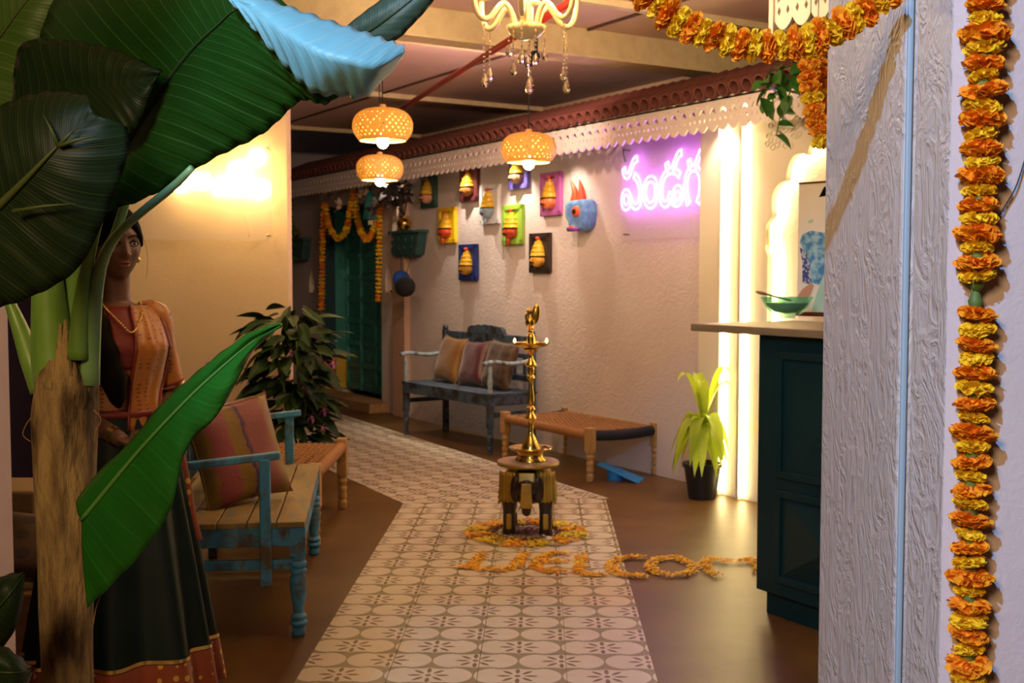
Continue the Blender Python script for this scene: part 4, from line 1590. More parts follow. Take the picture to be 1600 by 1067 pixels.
m_horn = mat('red_horn_paint', (0.70, 0.09, 0.03), 0.45)
for x, lean in ((-hw_ * 0.45, -0.08), (hw_ * 0.15, 0.02)):
    zz = on_wall(905, 279, 0.05).z - (bz0 + bz1) / 2
    MB().tube(spline([(x, -0.07, bh * 0.42), (x + 0.01, -0.075, bh * 0.42 + (zz - bh * 0.42) * 0.45), (x - 0.03 + lean * 0.3, -0.075, zz * 0.98)], 10), [0.042, 0.040, 0.036, 0.032, 0.028, 0.023, 0.018, 0.013, 0.008, 0.003], 12).build('horn', m_horn, bt)
MB().ball((hw_ * 0.25, -0.13, bh * 0.12), (0.052, 0.02, 0.042), 14, 8).build('eye_patch', m_horn, bt)
MB().ball((hw_ * 0.25, -0.148, bh * 0.12), (0.022, 0.014, 0.020), 12, 8).build('eye', MAT['eye_dark'], bt)
MB().ball((-hw_ * 0.15, -0.125, -bh * 0.40), (0.035, 0.016, 0.02), 12, 8).build('nostril', m_horn, bt)
MB().tube([(-hw_ * 0.5, -0.125, -bh * 0.44), (hw_ * 0.45, -0.125, -bh * 0.44)], 0.018, 8).build('muzzle_band', mat('violet_paint', (0.22, 0.06, 0.34), 0.5), bt)

# ---- violet neon sign on an acrylic sheet
t_ = NT('acrylic_sheet')
tr_ = t_.n('ShaderNodeBsdfTransparent')
gl_ = t_.n('ShaderNodeBsdfGlossy')
gl_.inputs['Roughness'].default_value = 0.12
t_.set('Base Color', (0.75, 0.70, 0.72, 1))
t_.set('Roughness', 0.2)
mx1 = t_.n('ShaderNodeMixShader')
mx1.inputs[0].default_value = 0.16
t_.l(tr_.outputs[0], mx1.inputs[1])
t_.l(t_.b.outputs[0], mx1.inputs[2])
t_.l(mx1.outputs[0], t_.t.nodes['Material Output'].inputs[0])
MAT['acrylic'] = t_.m
SO = 0.045
s0 = wall_s(971, SO)
s1 = p0 - 0.012
z0, z1 = zpx(1000, 374, SO), zpx(1000, 222, SO)
ns = thing('neon_sign', 'violet neon lettering on a clear acrylic sheet beside the lit pilaster', 'sign', wall_pt((s0 + s1) / 2, (z0 + z1) / 2, 0), WA)
W_, H_ = s1 - s0, z1 - z0
MB().box((0, -SO, 0), (W_, 0.005, H_)).build('acrylic_sheet', MAT['acrylic'], ns)
for x in (-W_ / 2 + 0.03, W_ / 2 - 0.03):
    for z in (-H_ / 2 + 0.04, H_ / 2 - 0.04):
        MB().tube([(x, 0, z), (x, -SO - 0.006, z)], 0.006, 8).build('standoff', MAT['pot_black'], ns)
cu = bpy.data.curves.new('letters', 'FONT')
cu.body = '\u0c2a\u0c02\u0c21\u0c17'
cu.fill_mode = 'NONE'
cu.bevel_depth = 0.011
cu.bevel_resolution = 2
cu.resolution_u = 5
cu.space_character = 0.96
tmp = bpy.data.objects.new('tmp', cu)
COL.objects.link(tmp)
bpy.context.view_layer.update()
me = bpy.data.meshes.new_from_object(tmp.evaluated_get(bpy.context.evaluated_depsgraph_get()))
bpy.data.objects.remove(tmp)
xs = [v.co.x for v in me.vertices]
ys = [v.co.y for v in me.vertices]
print('LETTERS', len(xs), min(xs), max(xs), min(ys), max(ys))
tz0, tz1 = zpx(1030, 326, SO), zpx(1030, 238, SO)
ts0, ts1 = wall_s(972, SO), p0 + 0.0
kx, kz = (ts1 - ts0) / (max(xs) - min(xs)), (tz1 - tz0) / (max(ys) - min(ys))
cx, cy = (max(xs) + min(xs)) / 2, (max(ys) + min(ys)) / 2
for v in me.vertices:
    x, y, z = v.co
    v.co = ((x - cx) * kx, -SO - 0.012 + z * 0.45, (y - cy) * kz)
me.materials.clear()
me.materials.append(MAT['neon_violet'])
lo = link_mesh('neon_lettering', me, ns, ((ts0 + ts1) / 2 - (s0 + s1) / 2, 0, (tz0 + tz1) / 2 - (z0 + z1) / 2))
MB().tube(spline([(-W_ / 2 + 0.02, -0.03, H_ / 2 - 0.12), (-W_ / 2 - 0.02, -0.02, H_ / 2 - 0.06), (-W_ / 2 - 0.03, -0.01, H_ / 2 - 0.02)], 8), 0.006, 6).build('cable', MAT['cord'], ns)

# ---- warm neon on the left wall
NYD = 7.80
q0, q1 = at(196, 375, NYD), at(424, 225, NYD)
nw = thing('neon_sign', 'glaring warm yellow neon on a clear sheet beside the big banana leaf', 'sign', (q0.x, NYD, q0.z), 0)
w_, h_ = q1.x - q0.x, q1.z - q0.z
MB().box((w_ / 2, 0, h_ / 2), (w_, 0.006, h_)).build('acrylic_sheet', MAT['acrylic'], nw)
for x in (0.03, w_ - 0.03):
    for z in (0.03, h_ - 0.03):
        MB().tube([(x, 0.10, z), (x, -0.008, z)], 0.008, 8).build('standoff', MAT['brass'], nw)


def npx(px, py):
    p = at(px, py, NYD)
    return Vector((p.x - q0.x, -0.025, p.z - q0.z))


def nloop(cx, cy, rx, ry, n=18):
    return [npx(cx + rx * cos(2 * pi * k / n), cy + ry * sin(2 * pi * k / n)) for k in range(n)]


MB().tube(nloop(315, 280, 20, 22, 24), 0.008, 8, closed=True).build('neon_ring', MAT['neon_orange'], nw)
for cx, cy, rx, ry in ((283, 290, 9, 7), (306, 284, 11, 9), (322, 285, 9, 9), (346, 291, 10, 10), (366, 284, 12, 14), (386, 286, 10, 13), (407, 296, 13, 11), (374, 264, 12, 8), (403, 246, 9, 9)):
    MB().tube(nloop(cx, cy, rx, ry), 0.022, 8, closed=True).build('neon_loop', MAT['neon_warm'], nw)
MB().tube(spline([npx(360, 268), npx(376, 256), npx(392, 252), npx(403, 246)], 10), 0.022, 8).build('neon_stroke', MAT['neon_warm'], nw)
MB().tube(spline([npx(335, 300), npx(360, 302), npx(390, 304), npx(410, 305)], 10), 0.022, 8).build('neon_stroke', MAT['neon_warm'], nw)
MB().tube(spline([npx(372, 306), npx(378, 328), npx(388, 352), npx(391, 370)], 10), 0.004, 6).build('cable', MAT['glass'], nw)


# ---- carved corbel shelves, pots, trailing plants
def corbel(label, px0, px1, py0, py1, dep=0.17):
    s0, s1 = wall_s(px0, dep * 0.6), wall_s(px1, dep * 0.6)
    zt, zb = zpx((px0 + px1) / 2, py0, dep * 0.6), zpx((px0 + px1) / 2, py1, dep * 0.6)
    t = thing('corbel_shelf', label, 'shelf', wall_pt((s0 + s1) / 2, zt, 0), WA, 'teal corbel shelves by the door')
    w, h = s1 - s0, zt - zb
    MB().box((0, -dep / 2, -0.015), (w, dep, 0.03)).build('shelf_board', MAT['corbel'], t, bev=0.004)
    pl = [(-w * 0.40, -0.03), (w * 0.46, -0.03), (w * 0.42, -h * 0.5), (w * 0.36, -h * 0.92), (w * 0.22, -h), (w * 0.1, -h * 0.93), (0, -h), (-w * 0.12, -h * 0.9), (-w * 0.26, -h), (-w * 0.42, -h * 0.88), (-w * 0.48, -h * 0.68), (-w * 0.38, -h * 0.55), (-w * 0.50, -h * 0.40), (-w * 0.34, -h * 0.30), (-w * 0.46, -h * 0.2)]
    MB().prism(pl, -dep * 0.85, -0.001).build('carved_bracket', MAT['corbel'], t, bev=0.008, fixn=True)
    for x, z in ((-0.2, -0.3), (0.05, -0.35), (0.25, -0.3), (0.0, -0.65), (0.25, -0.62), (-0.2, -0.66)):
        MB().ball((w * x, -dep * 0.86, h * z), (0.022, 0.01, 0.022), 10, 6).build('rosette', MAT['corbel'], t)
    return t, w, zt


def brass_pot(label, p, r):
    t = thing('brass_pot', label, 'pot', p, 0)
    MB().lathe([(0, 0), (r * 0.5, 0), (r * 0.45, r * 0.12), (r * 0.85, r * 0.4), (r, r * 0.85), (r * 0.85, r * 1.3), (r * 0.5, r * 1.55), (r * 0.55, r * 1.7), (r * 0.72, r * 1.8), (r * 0.6, r * 1.8), (r * 0.4, r * 1.5), (0, r * 1.4)], 22).build('vessel', MAT['brass'], t)
    MB().lathe([(r * 0.93, r * 0.9), (r * 1.03, r * 0.95), (r * 0.93, r * 1.02)], 22, cap=False).build('rib', MAT['brass_dull'], t)
    return t


def leaf_blade(L, W, bendz=0.2, fold=0.15, nu=6):
    b = MB()

    def f(u, v):
        w = W * sin(pi * min(1, u * 0.96 + 0.04)) ** 0.8 * (1 - 0.35 * u)
        x = (v - 0.5) * 2
        return Vector((x * w / 2, u * L, -bendz * L * u * u + fold * w * abs(x)))
    b.grid(f, nu, 4)
    return b


LF_DARK = leaf_blade(0.17, 0.075).mesh('leaf', MAT['dark_leaf'])
LF_PURP = leaf_blade(0.09, 0.05).mesh('leaf', MAT['purple_leaf'])
LF_IVY = leaf_blade(0.075, 0.06, 0.25).mesh('leaf', MAT['ivy'])
PETAL_V = leaf_blade(0.05, 0.035, 0.4).mesh('petal', MAT['violet_flower'])


def aim(d, roll=0.0):
    return Vector(d).to_track_quat('Y', 'Z').to_matrix().to_4x4() @ Matrix.Rotation(roll, 4, 'Y')


def put(name, me, parent, loc, d, roll=0.0, s=1.0):
    o = bpy.data.objects.new(name, me)
    COL.objects.link(o)
    o.parent = parent
    o.matrix_local = Matrix.Translation(loc) @ aim(d, roll) @ Matrix.Scale(s, 4)
    return o


def blossom(parent, loc, d, s=1.0, name='blossom'):
    q = Vector(d).to_track_quat('Z', 'Y').to_matrix()
    b = bpy.data.objects.new(name, MB().ball((0, 0, 0), 0.008 * s, 8, 6).mesh('blossom_centre', MAT['petal_y']))
    COL.objects.link(b)
    b.parent = parent
    b.location = loc
    for k in range(5):
        a = 2 * pi * k / 5
        put('petal', PETAL_V, b, (0, 0, 0), q @ Vector((cos(a), sin(a), 0.25)), 0, s)
    return b


t, w, zt = corbel('teal carved corbel shelf between the door and the masks', 613, 660, 360, 402, 0.12)
pp_ = t.location + WN * 0.09 + WR * (-0.02)
brass_pot('round brass pot on the corbel shelf near the dark green mask', (pp_.x, pp_.y, zt + 0.001), 0.075)
tp = thing('trailing_plant', 'dark purple foliage spilling from the brass pot by the green mask', 'plant', (pp_.x, pp_.y, zt + 0.13))
stem_m = MAT['stem']
for k in range(9):
    a = RND.random() * 2 * pi
    e = Vector((cos(a) * 0.20, sin(a) * 0.10, 0.10 + RND.random() * 0.24)) + WR * (-0.12)
    pts = spline([(0, 0, 0), (e.x * 0.4, e.y * 0.4, e.z * 0.8), tuple(e), (e.x * 1.25, e.y * 1.2, e.z - 0.10)], 8)
    MB().tube(pts, 0.005, 5).build('stem', MAT['purple_leaf'], tp)
    for j in range(2, 8):
        for q in range(2):
            put('leaf', LF_PURP, tp, pts[j], (RND.uniform(-1, 1), RND.uniform(-1, 0.4), RND.uniform(-0.6, 0.6)), RND.uniform(-1, 1), RND.uniform(0.9, 1.7))
t2, w2, zt2 = corbel('teal carved corbel shelf left of the door, half hidden by the ochre wall', 449, 479, 372, 410, 0.12)
pp_ = t2.location + WN * 0.09 + WR * 0.02
brass_pot('small brass pot on the corbel shelf left of the door', (pp_.x, pp_.y, zt2 + 0.001), 0.062)
tp = thing('trailing_plant', 'green trailing plant with violet blooms hanging past the corbel left of the door', 'plant', (pp_.x, pp_.y, zt2 + 0.11))
for k in range(10):
    up = k < 5
    x = RND.uniform(-0.10, 0.14)
    top = RND.uniform(0.15, 0.42) if up else 0.03
    bot = -0.02 if up else -RND.uniform(0.35, 0.75)
    d_ = WR * x + WN * RND.uniform(0.11, 0.16)
    pts = [Vector((0, 0, 0)), Vector((d_.x * 0.6, d_.y * 0.6, top * 0.6 if up else 0.03)), Vector((d_.x, d_.y, top if up else bot * 0.5)), Vector((d_.x, d_.y, top * 0.7 if up else bot))]
    pts = spline(pts, 10)
    MB().tube(pts, 0.004, 5).build('stem', MAT['stem'], tp)
    for j in range(2, 10):
        put('leaf', LF_IVY, tp, pts[j], (RND.uniform(-1, 1), RND.uniform(-1, 0.3), RND.uniform(-0.8, 0.2)), RND.uniform(-1, 1), RND.uniform(0.8, 1.5))
    if up:
        blossom(tp, pts[8], (RND.uniform(-0.5, 0.5), -1, 0.2), 1.5)

# ---- fluffy balls hanging from the corbel
for px, py, r, m_, nm in ((627, 436, 0.083, 'blue_fluff', 'blue fluffy ball hanging beside the black one under the corbel'), (633, 448, 0.094, 'black_fluff', 'black fluffy ball hanging in front of the blue one under the corbel')):
    off = 0.14 if 'blue f' in nm else 0.30
    p = on_wall(px, py, off)
    t = thing('fluffy_ball', nm, 'ball', (p.x, p.y, p.z - r), 0, 'fluffy hanging balls')

    def fz_(d, q):
        return q * (1 + 0.06 * noise.noise(d * 9))
    MB().ball((0, 0, r), r, 32, 20, fz_).build('pompom', MAT[m_], t)
    tz = zt - p.z + r
    MB().tube([(0, 0, 2 * r - 0.01), tuple(WN * (0.15 - off) + Vector((0, 0, tz - 0.02)))], 0.003, 5).build('thread', MAT['cord'], t)

# ---- little flames in the two niches
for (s, zc), lab in zip(NICHES, ('tiny oil lamp burning in the niche left of the teal door', 'tiny oil lamp burning in the niche right of the teal door')):
    t = thing('niche_lamp', lab, 'lamp', wall_pt(s, zc, -0.05), WA, 'niche lamps')
    MB().lathe([(0, 0.0), (0.022, 0.001), (0.036, 0.022), (0.032, 0.022), (0.018, 0.008), (0, 0.008)], 14).build('clay_dish', MAT['clay'], t)
    MB().ball((0, 0, 0.036), (0.012, 0.012, 0.018), 10, 8).build('flame', emit('niche_flame', (1.0, 0.60, 0.25), 4), t)


# ---- marigolds
def marigold_mesh(name, m, seed, n=90, R=0.028, flat=0.62):
    r = random.Random(seed)
    b = MB()
    b.ball((0, 0, 0), (R * 0.72, R * 0.72, R * 0.72 * flat), 10, 6)
    for k in range(n):
        z = r.uniform(-0.95, 0.98)
        a = r.random() * 2 * pi
        c = sqrt(1 - z * z)
        d = Vector((c * cos(a), c * sin(a), z))
        base = Vector((d.x * R * 0.55, d.y * R * 0.55, d.z * R * 0.5 * flat))
        tip = Vector((d.x * R, d.y * R, d.z * R * flat)) * r.uniform(0.88, 1.12)
        s = d.cross(Vector((r.uniform(-1, 1), r.uniform(-1, 1), r.uniform(-1, 1)))).normalized()
        w = R * 0.24
        u = d.cross(s)
        vs = [base - s * w * 0.4, base + s * w * 0.4, tip + s * w + u * w * 0.3, tip * 1.05 + u * w * 0.0, tip - s * w - u * w * 0.3]
        b._add(vs, [(0, 1, 2, 3), (0, 3, 4)], True)
    return b.mesh(name, m)


MG_O = [marigold_mesh('marigold', MAT['marigold'], k, 150) for k in range(3)]
MG_Y = [marigold_mesh('marigold', MAT['marigold_y'], 10 + k, 140) for k in range(3)]
MG_FO = [marigold_mesh('marigold', MAT['marigold'], 20 + k, 40) for k in range(2)]
MG_FY = [marigold_mesh('marigold', MAT['marigold_y'], 30 + k, 40) for k in range(2)]
CALYX = MB().lathe([(0.003, -0.012), (0.008, -0.006), (0.010, 0.004), (0.004, 0.012)], 8).mesh('calyx', MAT['stem'])


def garland(label, pts, spacing, scale, pick, group, far=False, rnd=0.12, calyx=False, sizes=None, label_cat='garland', flat=1.0):
    pts = [Vector(p) for p in pts]
    root = thing('marigold_garland', label, label_cat, pts[0], 0, group)
    n = 200
    dense = spline(pts, n)
    ln = [0]
    for i in range(1, n):
        ln.append(ln[-1] + (dense[i] - dense[i - 1]).length)
    st = MB().tube([p - pts[0] for p in dense[::4]], 0.0015, 5).build('string', MAT['stem'], root)
    d = 0.0
    i = 0
    k = 0
    while d < ln[-1]:
        while ln[i] < d and i < n - 2:
            i += 1
        p = dense[i]
        tg = (dense[min(i + 1, n - 1)] - dense[max(i - 1, 0)]).normalized()
        me, sc = pick(k)
        o = bpy.data.objects.new('marigold', me)
        COL.objects.link(o)
        o.parent = root
        q = tg.to_track_quat('Z', 'Y').to_matrix().to_4x4()
        tilt = Matrix.Rotation(RND.uniform(-rnd, rnd), 4, 'X') @ Matrix.Rotation(RND.uniform(-rnd, rnd), 4, 'Y') @ Matrix.Rotation(RND.random() * 6.28, 4, 'Z')
        s_ = scale * sc * RND.uniform(0.93, 1.07)
        o.matrix_local = Matrix.Translation(p - pts[0]) @ q @ tilt @ Matrix.Diagonal((s_, s_, s_ * flat * RND.uniform(0.9, 1.1), 1))
        if calyx and k % 2:
            c = bpy.data.objects.new('calyx', CALYX)
            COL.objects.link(c)
            c.parent = root
            c.matrix_local = Matrix.Translation(p - pts[0] + tg * spacing * 0.5) @ q @ Matrix.Scale(scale * 1.1, 4)
        d += spacing * (sizes(k) if sizes else 1.0)
        k += 1
    return root


def far_pick(mix):
    def f(k):
        return ((MG_FY if RND.random() < mix else MG_FO)[k % 2], 1.0)
    return f


GO = 0.07


def wp(*pp):
    return [on_wall(x, y, GO) for x, y in pp]


g = 'marigold garlands on the teal door'
garland('straight marigold string hanging left of the teal door', wp((506, 318), (504, 380), (503, 440), (502, 484)), 0.042, 1.25, far_pick(0.25), g, True)
garland('straight marigold string hanging right of the teal door', wp((594, 312), (593, 370), (592, 420), (591, 474)), 0.042, 1.15, far_pick(0.6), g, True)
garland('looped marigold swag over the left half of the teal door', wp((509, 322), (514, 352), (528, 372), (541, 358), (548, 325), (553, 297)), 0.042, 1.3, far_pick(0.5), g, True)
garland('looped marigold swag over the right half of the teal door', wp((553, 297), (558, 340), (570, 372), (581, 365), (589, 340), (592, 315)), 0.042, 1.3, far_pick(0.55), g, True)
PAPER = leaf_blade(0.11, 0.075, -0.35).mesh('paper_petal', mat('pale_pink_paper', (0.80, 0.64, 0.58), 0.8))
for px, py, where in ((508, 304, 'at the head of the straight marigold string left of the door'), (526, 299, 'high between the left string and the swag peak over the door'), (531, 322, 'hanging inside the left marigold swag'), (574, 309, 'overlapping the edge of the teal bell'), (586, 322, 'low at the right end of the door swag'), (565, 303, 'just right of the swag peak over the door')):
    p = on_wall(px, py, 0.10)
    t = thing('paper_flower', 'pale pink paper flower ' + where, 'paper flower', p, WA, 'paper flowers above the teal door')
    for k in range(7):
        a = 2 * pi * k / 7
        put('petal', PAPER, t, (0, 0, 0), (cos(a), -0.45, sin(a)), 0, 0.9)
    MB().ball((0, -0.01, 0), 0.016, 8, 6).build('flower_centre', MAT['marigold_y'], t)
p = on_wall(579, 318, 0.12)
t = thing('teal_bell', 'teal hanging bell with a white tag in the head of the door', 'bell', (p.x, p.y, p.z), 0)
MB().lathe([(0.09, -0.16), (0.08, -0.14), (0.065, -0.02), (0.05, 0.08), (0.02, 0.12), (0, 0.125)], 18, cap=False).build('bell_body', mat('bright_teal', (0.04, 0.28, 0.30), 0.5), t)
MB().tube([(0, 0, 0.12), (0, 0, 0.26)], 0.004, 6).build('string', MAT['cord'], t)
MB().box((0.0, 0, -0.19), (0.05, 0.006, 0.05)).build('tag', MAT['petal_w'], t)

# ---- small spot fittings under the eave washing the masks
for i, (px, e_) in enumerate(((705, 46), (778, 52), (862, 24), (1108, 20), (604, 26))):
    s = wall_s(px, 0.24)
    p = wall_pt(s, EZ + 0.17, 0.25)
    t = thing('spot_lamp', ['small spot lamp under the eave above the yellow mask', 'small spot lamp under the eave above the white mask', 'small spot lamp under the eave above the magenta mask', 'small spot lamp under the eave above the pilaster', 'small spot lamp under the eave beside the door'][i], 'lamp', p, WA, 'spot lamps under the eave')
    MB().lathe([(0.028, 0.0), (0.030, 0.05), (0.012, 0.06), (0.012, 0.10)], 14).build('housing', MAT['pot_black'], t)
    MB().lathe([(0, 0.002), (0.022, 0.002), (0.024, 0.006)], 14).build('lens', emit('spot_lens', (1, 0.85, 0.62), 6), t)
    lamp('spot_light', 'SPOT', p + Vector((0, 0, -0.012)), e_ * 1.0, (1.0, 0.84, 0.64), wall_pt(s, 1.45, 0.06), spot_size=radians(82), spot_blend=0.7, shadow_soft_size=0.012)


# ---- bamboo pendant lamps
def pendant(label, px, py, Y, dia, power):
    c = at(px, py, Y)
    t = thing('pendant_lamp', label, 'lamp', c, 0, 'woven bamboo pendant lamps')
    R = dia / 2
    Hh = R * 1.12
    prof = []
    for k in range(27):
        a = -pi * 0.27 + (pi * 0.27 + pi * 0.5) * k / 26
        rr = R * (0.46 + 0.54 * (max(0, cos(a)) ** 0.8)) if a > 0 else R * (0.80 + 0.20 * cos(a * 1.6))
        rr = R * (abs(cos(a)) ** 0.62)
        prof.append((max(rr, 0.10 * R), Hh * 0.5 * sin(a) * (1.0 if a > 0 else 1.15)))
    n = 120
    b = MB()
    vs = []
    for r_, z_ in prof:
        for k in range(n):
            an = 2 * pi * k / n
            vs.append(Vector((r_ * cos(an), r_ * sin(an), z_)))
    fs = []
    for i in range(len(prof) - 1):
        for k in range(n):
            hole = 2 <= i <= 16 and i % 2 == 0 and (k + (i // 2 % 2) * 2) % 4 == 0 and RND.random() < 0.75
            if hole:
                continue
            k2 = (k + 1) % n
            fs.append((i * n + k, i * n + k2, (i + 1) * n + k2, (i + 1) * n + k))
    b._add(vs, fs, True)
    solid(b.build('shade', MAT['bamboo'], t), 0.005)
    zr = prof[0][1]
    rr = prof[0][0]
    MB().tube([(rr * cos(2 * pi * k / 40), rr * sin(2 * pi * k / 40), zr) for k in range(40)], 0.006, 6, closed=True).build('rim', MAT['bamboo_in'], t)
    MB().tube([(0, 0, prof[-1][1]), (0, 0, CZ - c.z)], 0.004, 6).build('cord', MAT['cord'], t)
    MB().lathe([(0.10 * R, 0), (0.10 * R + 0.006, 0.012), (0.018, 0.03)], 14, c=(0, 0, prof[-1][1] - 0.006)).build('cap', MAT['bamboo_in'], t)
    zb = zr - 0.012
    MB().lathe([(0.018, 0.05), (0.018, prof[-1][1] - zb)], 12, c=(0, 0, zb)).build('lamp_holder', MAT['cord'], t)
    MB().ball((0, 0, zb + 0.006), (0.036, 0.036, 0.044), 16, 12).build('bulb', emit('pendant_bulb', (1.0, 0.68, 0.33), power), t)


pendant('woven bamboo pendant lamp below the folded, blue-lit leaf', 598, 196, 6.85, 0.352, 320)
pendant('pinkish woven bamboo pendant lamp in front of the door fretwork', 593.5, 263, 8.75, 0.352, 270)
pendant('woven bamboo pendant lamp in front of the violet blue mask', 826, 232, 7.3, 0.345, 300)

# ---- crystal chandelier
cc_ = at(822, 48, 4.2)
ch = thing('chandelier', 'glass chandelier with bead strings and teardrop crystals', 'chandelier', cc_, 0)
MB().lathe([(0, -0.032), (0.02, -0.032), (0.045, -0.024), (0.066, -0.004), (0.072, 0.016), (0.068, 0.016), (0.05, -0.004), (0.0, -0.012)], 28).build('bowl', MAT['amber_glass'], ch)
MB().lathe([(0.010, 0.0), (0.022, 0.03), (0.014, 0.06), (0.020, 0.10), (0.012, 0.16), (0.026, 0.20), (0.012, 0.24), (0.010, 0.50)], 18).build('column', MAT['amber_glass'], ch)
MB().tube([(0, 0, 0.48), (0, 0, CZ - cc_.z)], 0.006, 8).build('chain', MAT['brass'], ch)
crystal = MB().lathe([(0, 0.030), (0.003, 0.028), (0.008, 0.016), (0.0135, 0.0), (0.0145, -0.008), (0.011, -0.018), (0.005, -0.023), (0, -0.024)], 8).mesh('crystal_drop', MAT['glass'])
for p in crystal.polygons:
    p.use_smooth = False
bead = MB().ball((0, 0, 0), 0.0045, 8, 6).mesh('bead', MAT['glass'])
NA = 6


def bead_string(x, y, z, n, parent, dr=1.0):
    s = bpy.data.objects.new('bead_string', MB().tube([(0, 0, 0), (0, 0, -0.016 * n)], 0.0008, 4).mesh('bead_wire', MAT['brass']))
    COL.objects.link(s)
    s.parent = parent
    s.location = (x, y, z)
    for k in range(n):
        link_mesh('bead', bead, s, (0, 0, -0.016 * k - 0.006))
    link_mesh('crystal_drop', crystal, s, (0, 0, -0.016 * n - 0.028), (0, 0, RND.random() * 3), (dr,) * 3)


for k in range(NA):
    a = 2 * pi * k / NA + 0.42
    prof = [(0.045, 0.012), (0.060, 0.065), (0.085, 0.090), (0.110, 0.072), (0.135, 0.040), (0.163, 0.026), (0.188, 0.045), (0.200, 0.085), (0.202, 0.135)]
    pts = spline([(r * cos(a), r * sin(a), z) for r, z in prof], 26)
    arm = MB().tube(pts, 0.010, 10).build('arm', MAT['amber_glass'], ch)
    x, y = 0.202 * cos(a), 0.202 * sin(a)
    MB().lathe([(0.010, 0.13), (0.036, 0.142), (0.038, 0.148), (0.010, 0.145)], 16, c=(x, y, 0)).build('drip_pan', MAT['amber_glass'], arm)
    MB().lathe([(0.010, 0.145), (0.010, 0.215)], 12, c=(x, y, 0)).build('candle', MAT['petal_w'], arm)
    MB().ball((x, y, 0.240), (0.013, 0.013, 0.028), 12, 8).build('candle_bulb', emit('chandelier_bulb', (1.0, 0.70, 0.36), 750) if k == 0 else bpy.data.materials['chandelier_bulb'], arm)
    d = 0.163
    bead_string(d * cos(a), d * sin(a), 0.014, [11, 9, 8, 11, 7, 10][k], ch, 1.0)
for k in range(5):
    a = 2 * pi * k / 5 + 0.2
    bead_string(0.068 * cos(a), 0.068 * sin(a), 0.008, [4, 5, 3, 8, 6][k], ch, 0.85)
bead_string(0.012, -0.012, -0.03, 9, ch, 1.1)

# ---- black spot fitting on the beam, turned up along the ceiling
p = at(838, 86, 7.1)
t = thing('beam_spot_lamp', 'black spot lamp fixed to the cream beam behind the chandelier crystals', 'lamp', p, 0)
MB().tube([(0, 0, 0), (-0.05, 0.07, -0.035)], [0.030, 0.036], 14).build('housing', MAT['pot_black'], t)
MB().tube([(0, 0, 0), (0, 0, CZ - p.z)], 0.010, 8).build('bracket', MAT['pot_black'], t)
MB().lathe([(0, 0), (0.026, 0.0), (0.026, 0.003)], 14, c=(-0.051, 0.072, -0.040)).build('lens', emit('beam_spot_lens', (1, 0.8, 0.6), 3), t)
lamp('beam_spot_light', 'SPOT', (p.x - 0.10, p.y + 0.14, p.z - 0.06), 110, (1.0, 0.62, 0.46), (-1.2, 10.5, 3.1), spot_size=radians(140), spot_blend=0.6, shadow_soft_size=0.04)

# ---- short fretwork piece higher up by the jamb
fp_ = at(1212, 50, 4.4)
f5 = bpy.data.objects.new('trim_5', None)
COL.objects.link(f5)
f5.location = fp_
f5.rotation_euler = (0, 0, WA)
struct(f5)
link_mesh('fretwork_board', fret_me, f5, (0, 0, 0))
MB().box((-0.012, 0, 0.12), (0.024, 0.03, 0.30)).build('end_post', MAT['fringe'], f5, bev=0.002)
MB().box((0.45, 0.12, 0.42), (0.06, 0.06, 0.6)).build('dark_post', MAT['pot_black'], f5)
MB().box((0.45, 0.02, 0.24), (0.95, 0.05, 0.06)).build('top_plate', MAT['clay'], f5)

# ---- ivy hanging at the end of the eave
iv = at(1214, 105, 6.1)
t = thing('hanging_ivy', 'green ivy strands hanging from the eave beside the orange loops', 'plant', iv, 0)
for (x0, y0), (x1, y1), n in (((1210, 105), (1205, 165), 6), ((1222, 100), (1213, 212), 11), ((1240, 100), (1232, 150), 6), ((1248, 92), (1258, 125), 5), ((1195, 120), (1190, 160), 4)):
    a, b_ = at(x0, y0, 6.1) - iv, at(x1, y1, 6.05) - iv
    pts = spline([a, a.lerp(b_, 0.4) + Vector((0.02, 0, 0)), b_], n + 3)
    MB().tube(pts, 0.003, 5).build('stem', MAT['stem'], t)
    for j in range(1, len(pts)):
        put('leaf', LF_IVY, t, pts[j], (RND.uniform(-1, 1), RND.uniform(-0.9, 0.2), RND.uniform(-0.9, 0.1)), RND.uniform(-0.8, 0.8), RND.uniform(0.8, 1.6))
# ================================================================ PLANTS, PETALS, GARLANDS
# ---- lime dracaena in a black pot
pp_ = ground(1097, 778)
t = thing('potted_dracaena', 'lime green strap leaved plant in a black nursery pot', 'plant', pp_, 0)
MB().lathe([(0, 0), (0.085, 0), (0.115, 0.20), (0.125, 0.20), (0.125, 0.225), (0.112, 0.225), (0.108, 0.19), (0.0, 0.185)], 28).build('pot', MAT['pot_black'], t, sharp=40)
MB().lathe([(0, 0.188), (0.107, 0.190), (0.107, 0.186)], 20).build('soil', MAT['soil'], t)
MB().tube([(0, 0, 0.15), (0.01, 0.0, 0.45)], [0.022, 0.018], 10).build('stem', MAT['lime'], t)


def strap(b, base, a, L, W, rise, droop, tw=0.0, n=12):
    dx = Vector((cos(a), sin(a), 0))
    side = Vector((-sin(a), cos(a), 0))

    def f(u, v):
        x = (v - 0.5) * 2
        w = W * (sin(pi * min(1, 0.12 + 0.88 * u)) ** 0.75)
        out = L * (0.75 * u)
        z = rise * L * sin(u * pi * 0.62) - droop * L * u * u
        return Vector(base) + dx * out + Vector((0, 0, z)) + side * (x * w / 2) + Vector((0, 0, 0.25 * w * abs(x)))
    b.grid(f, n, 4)


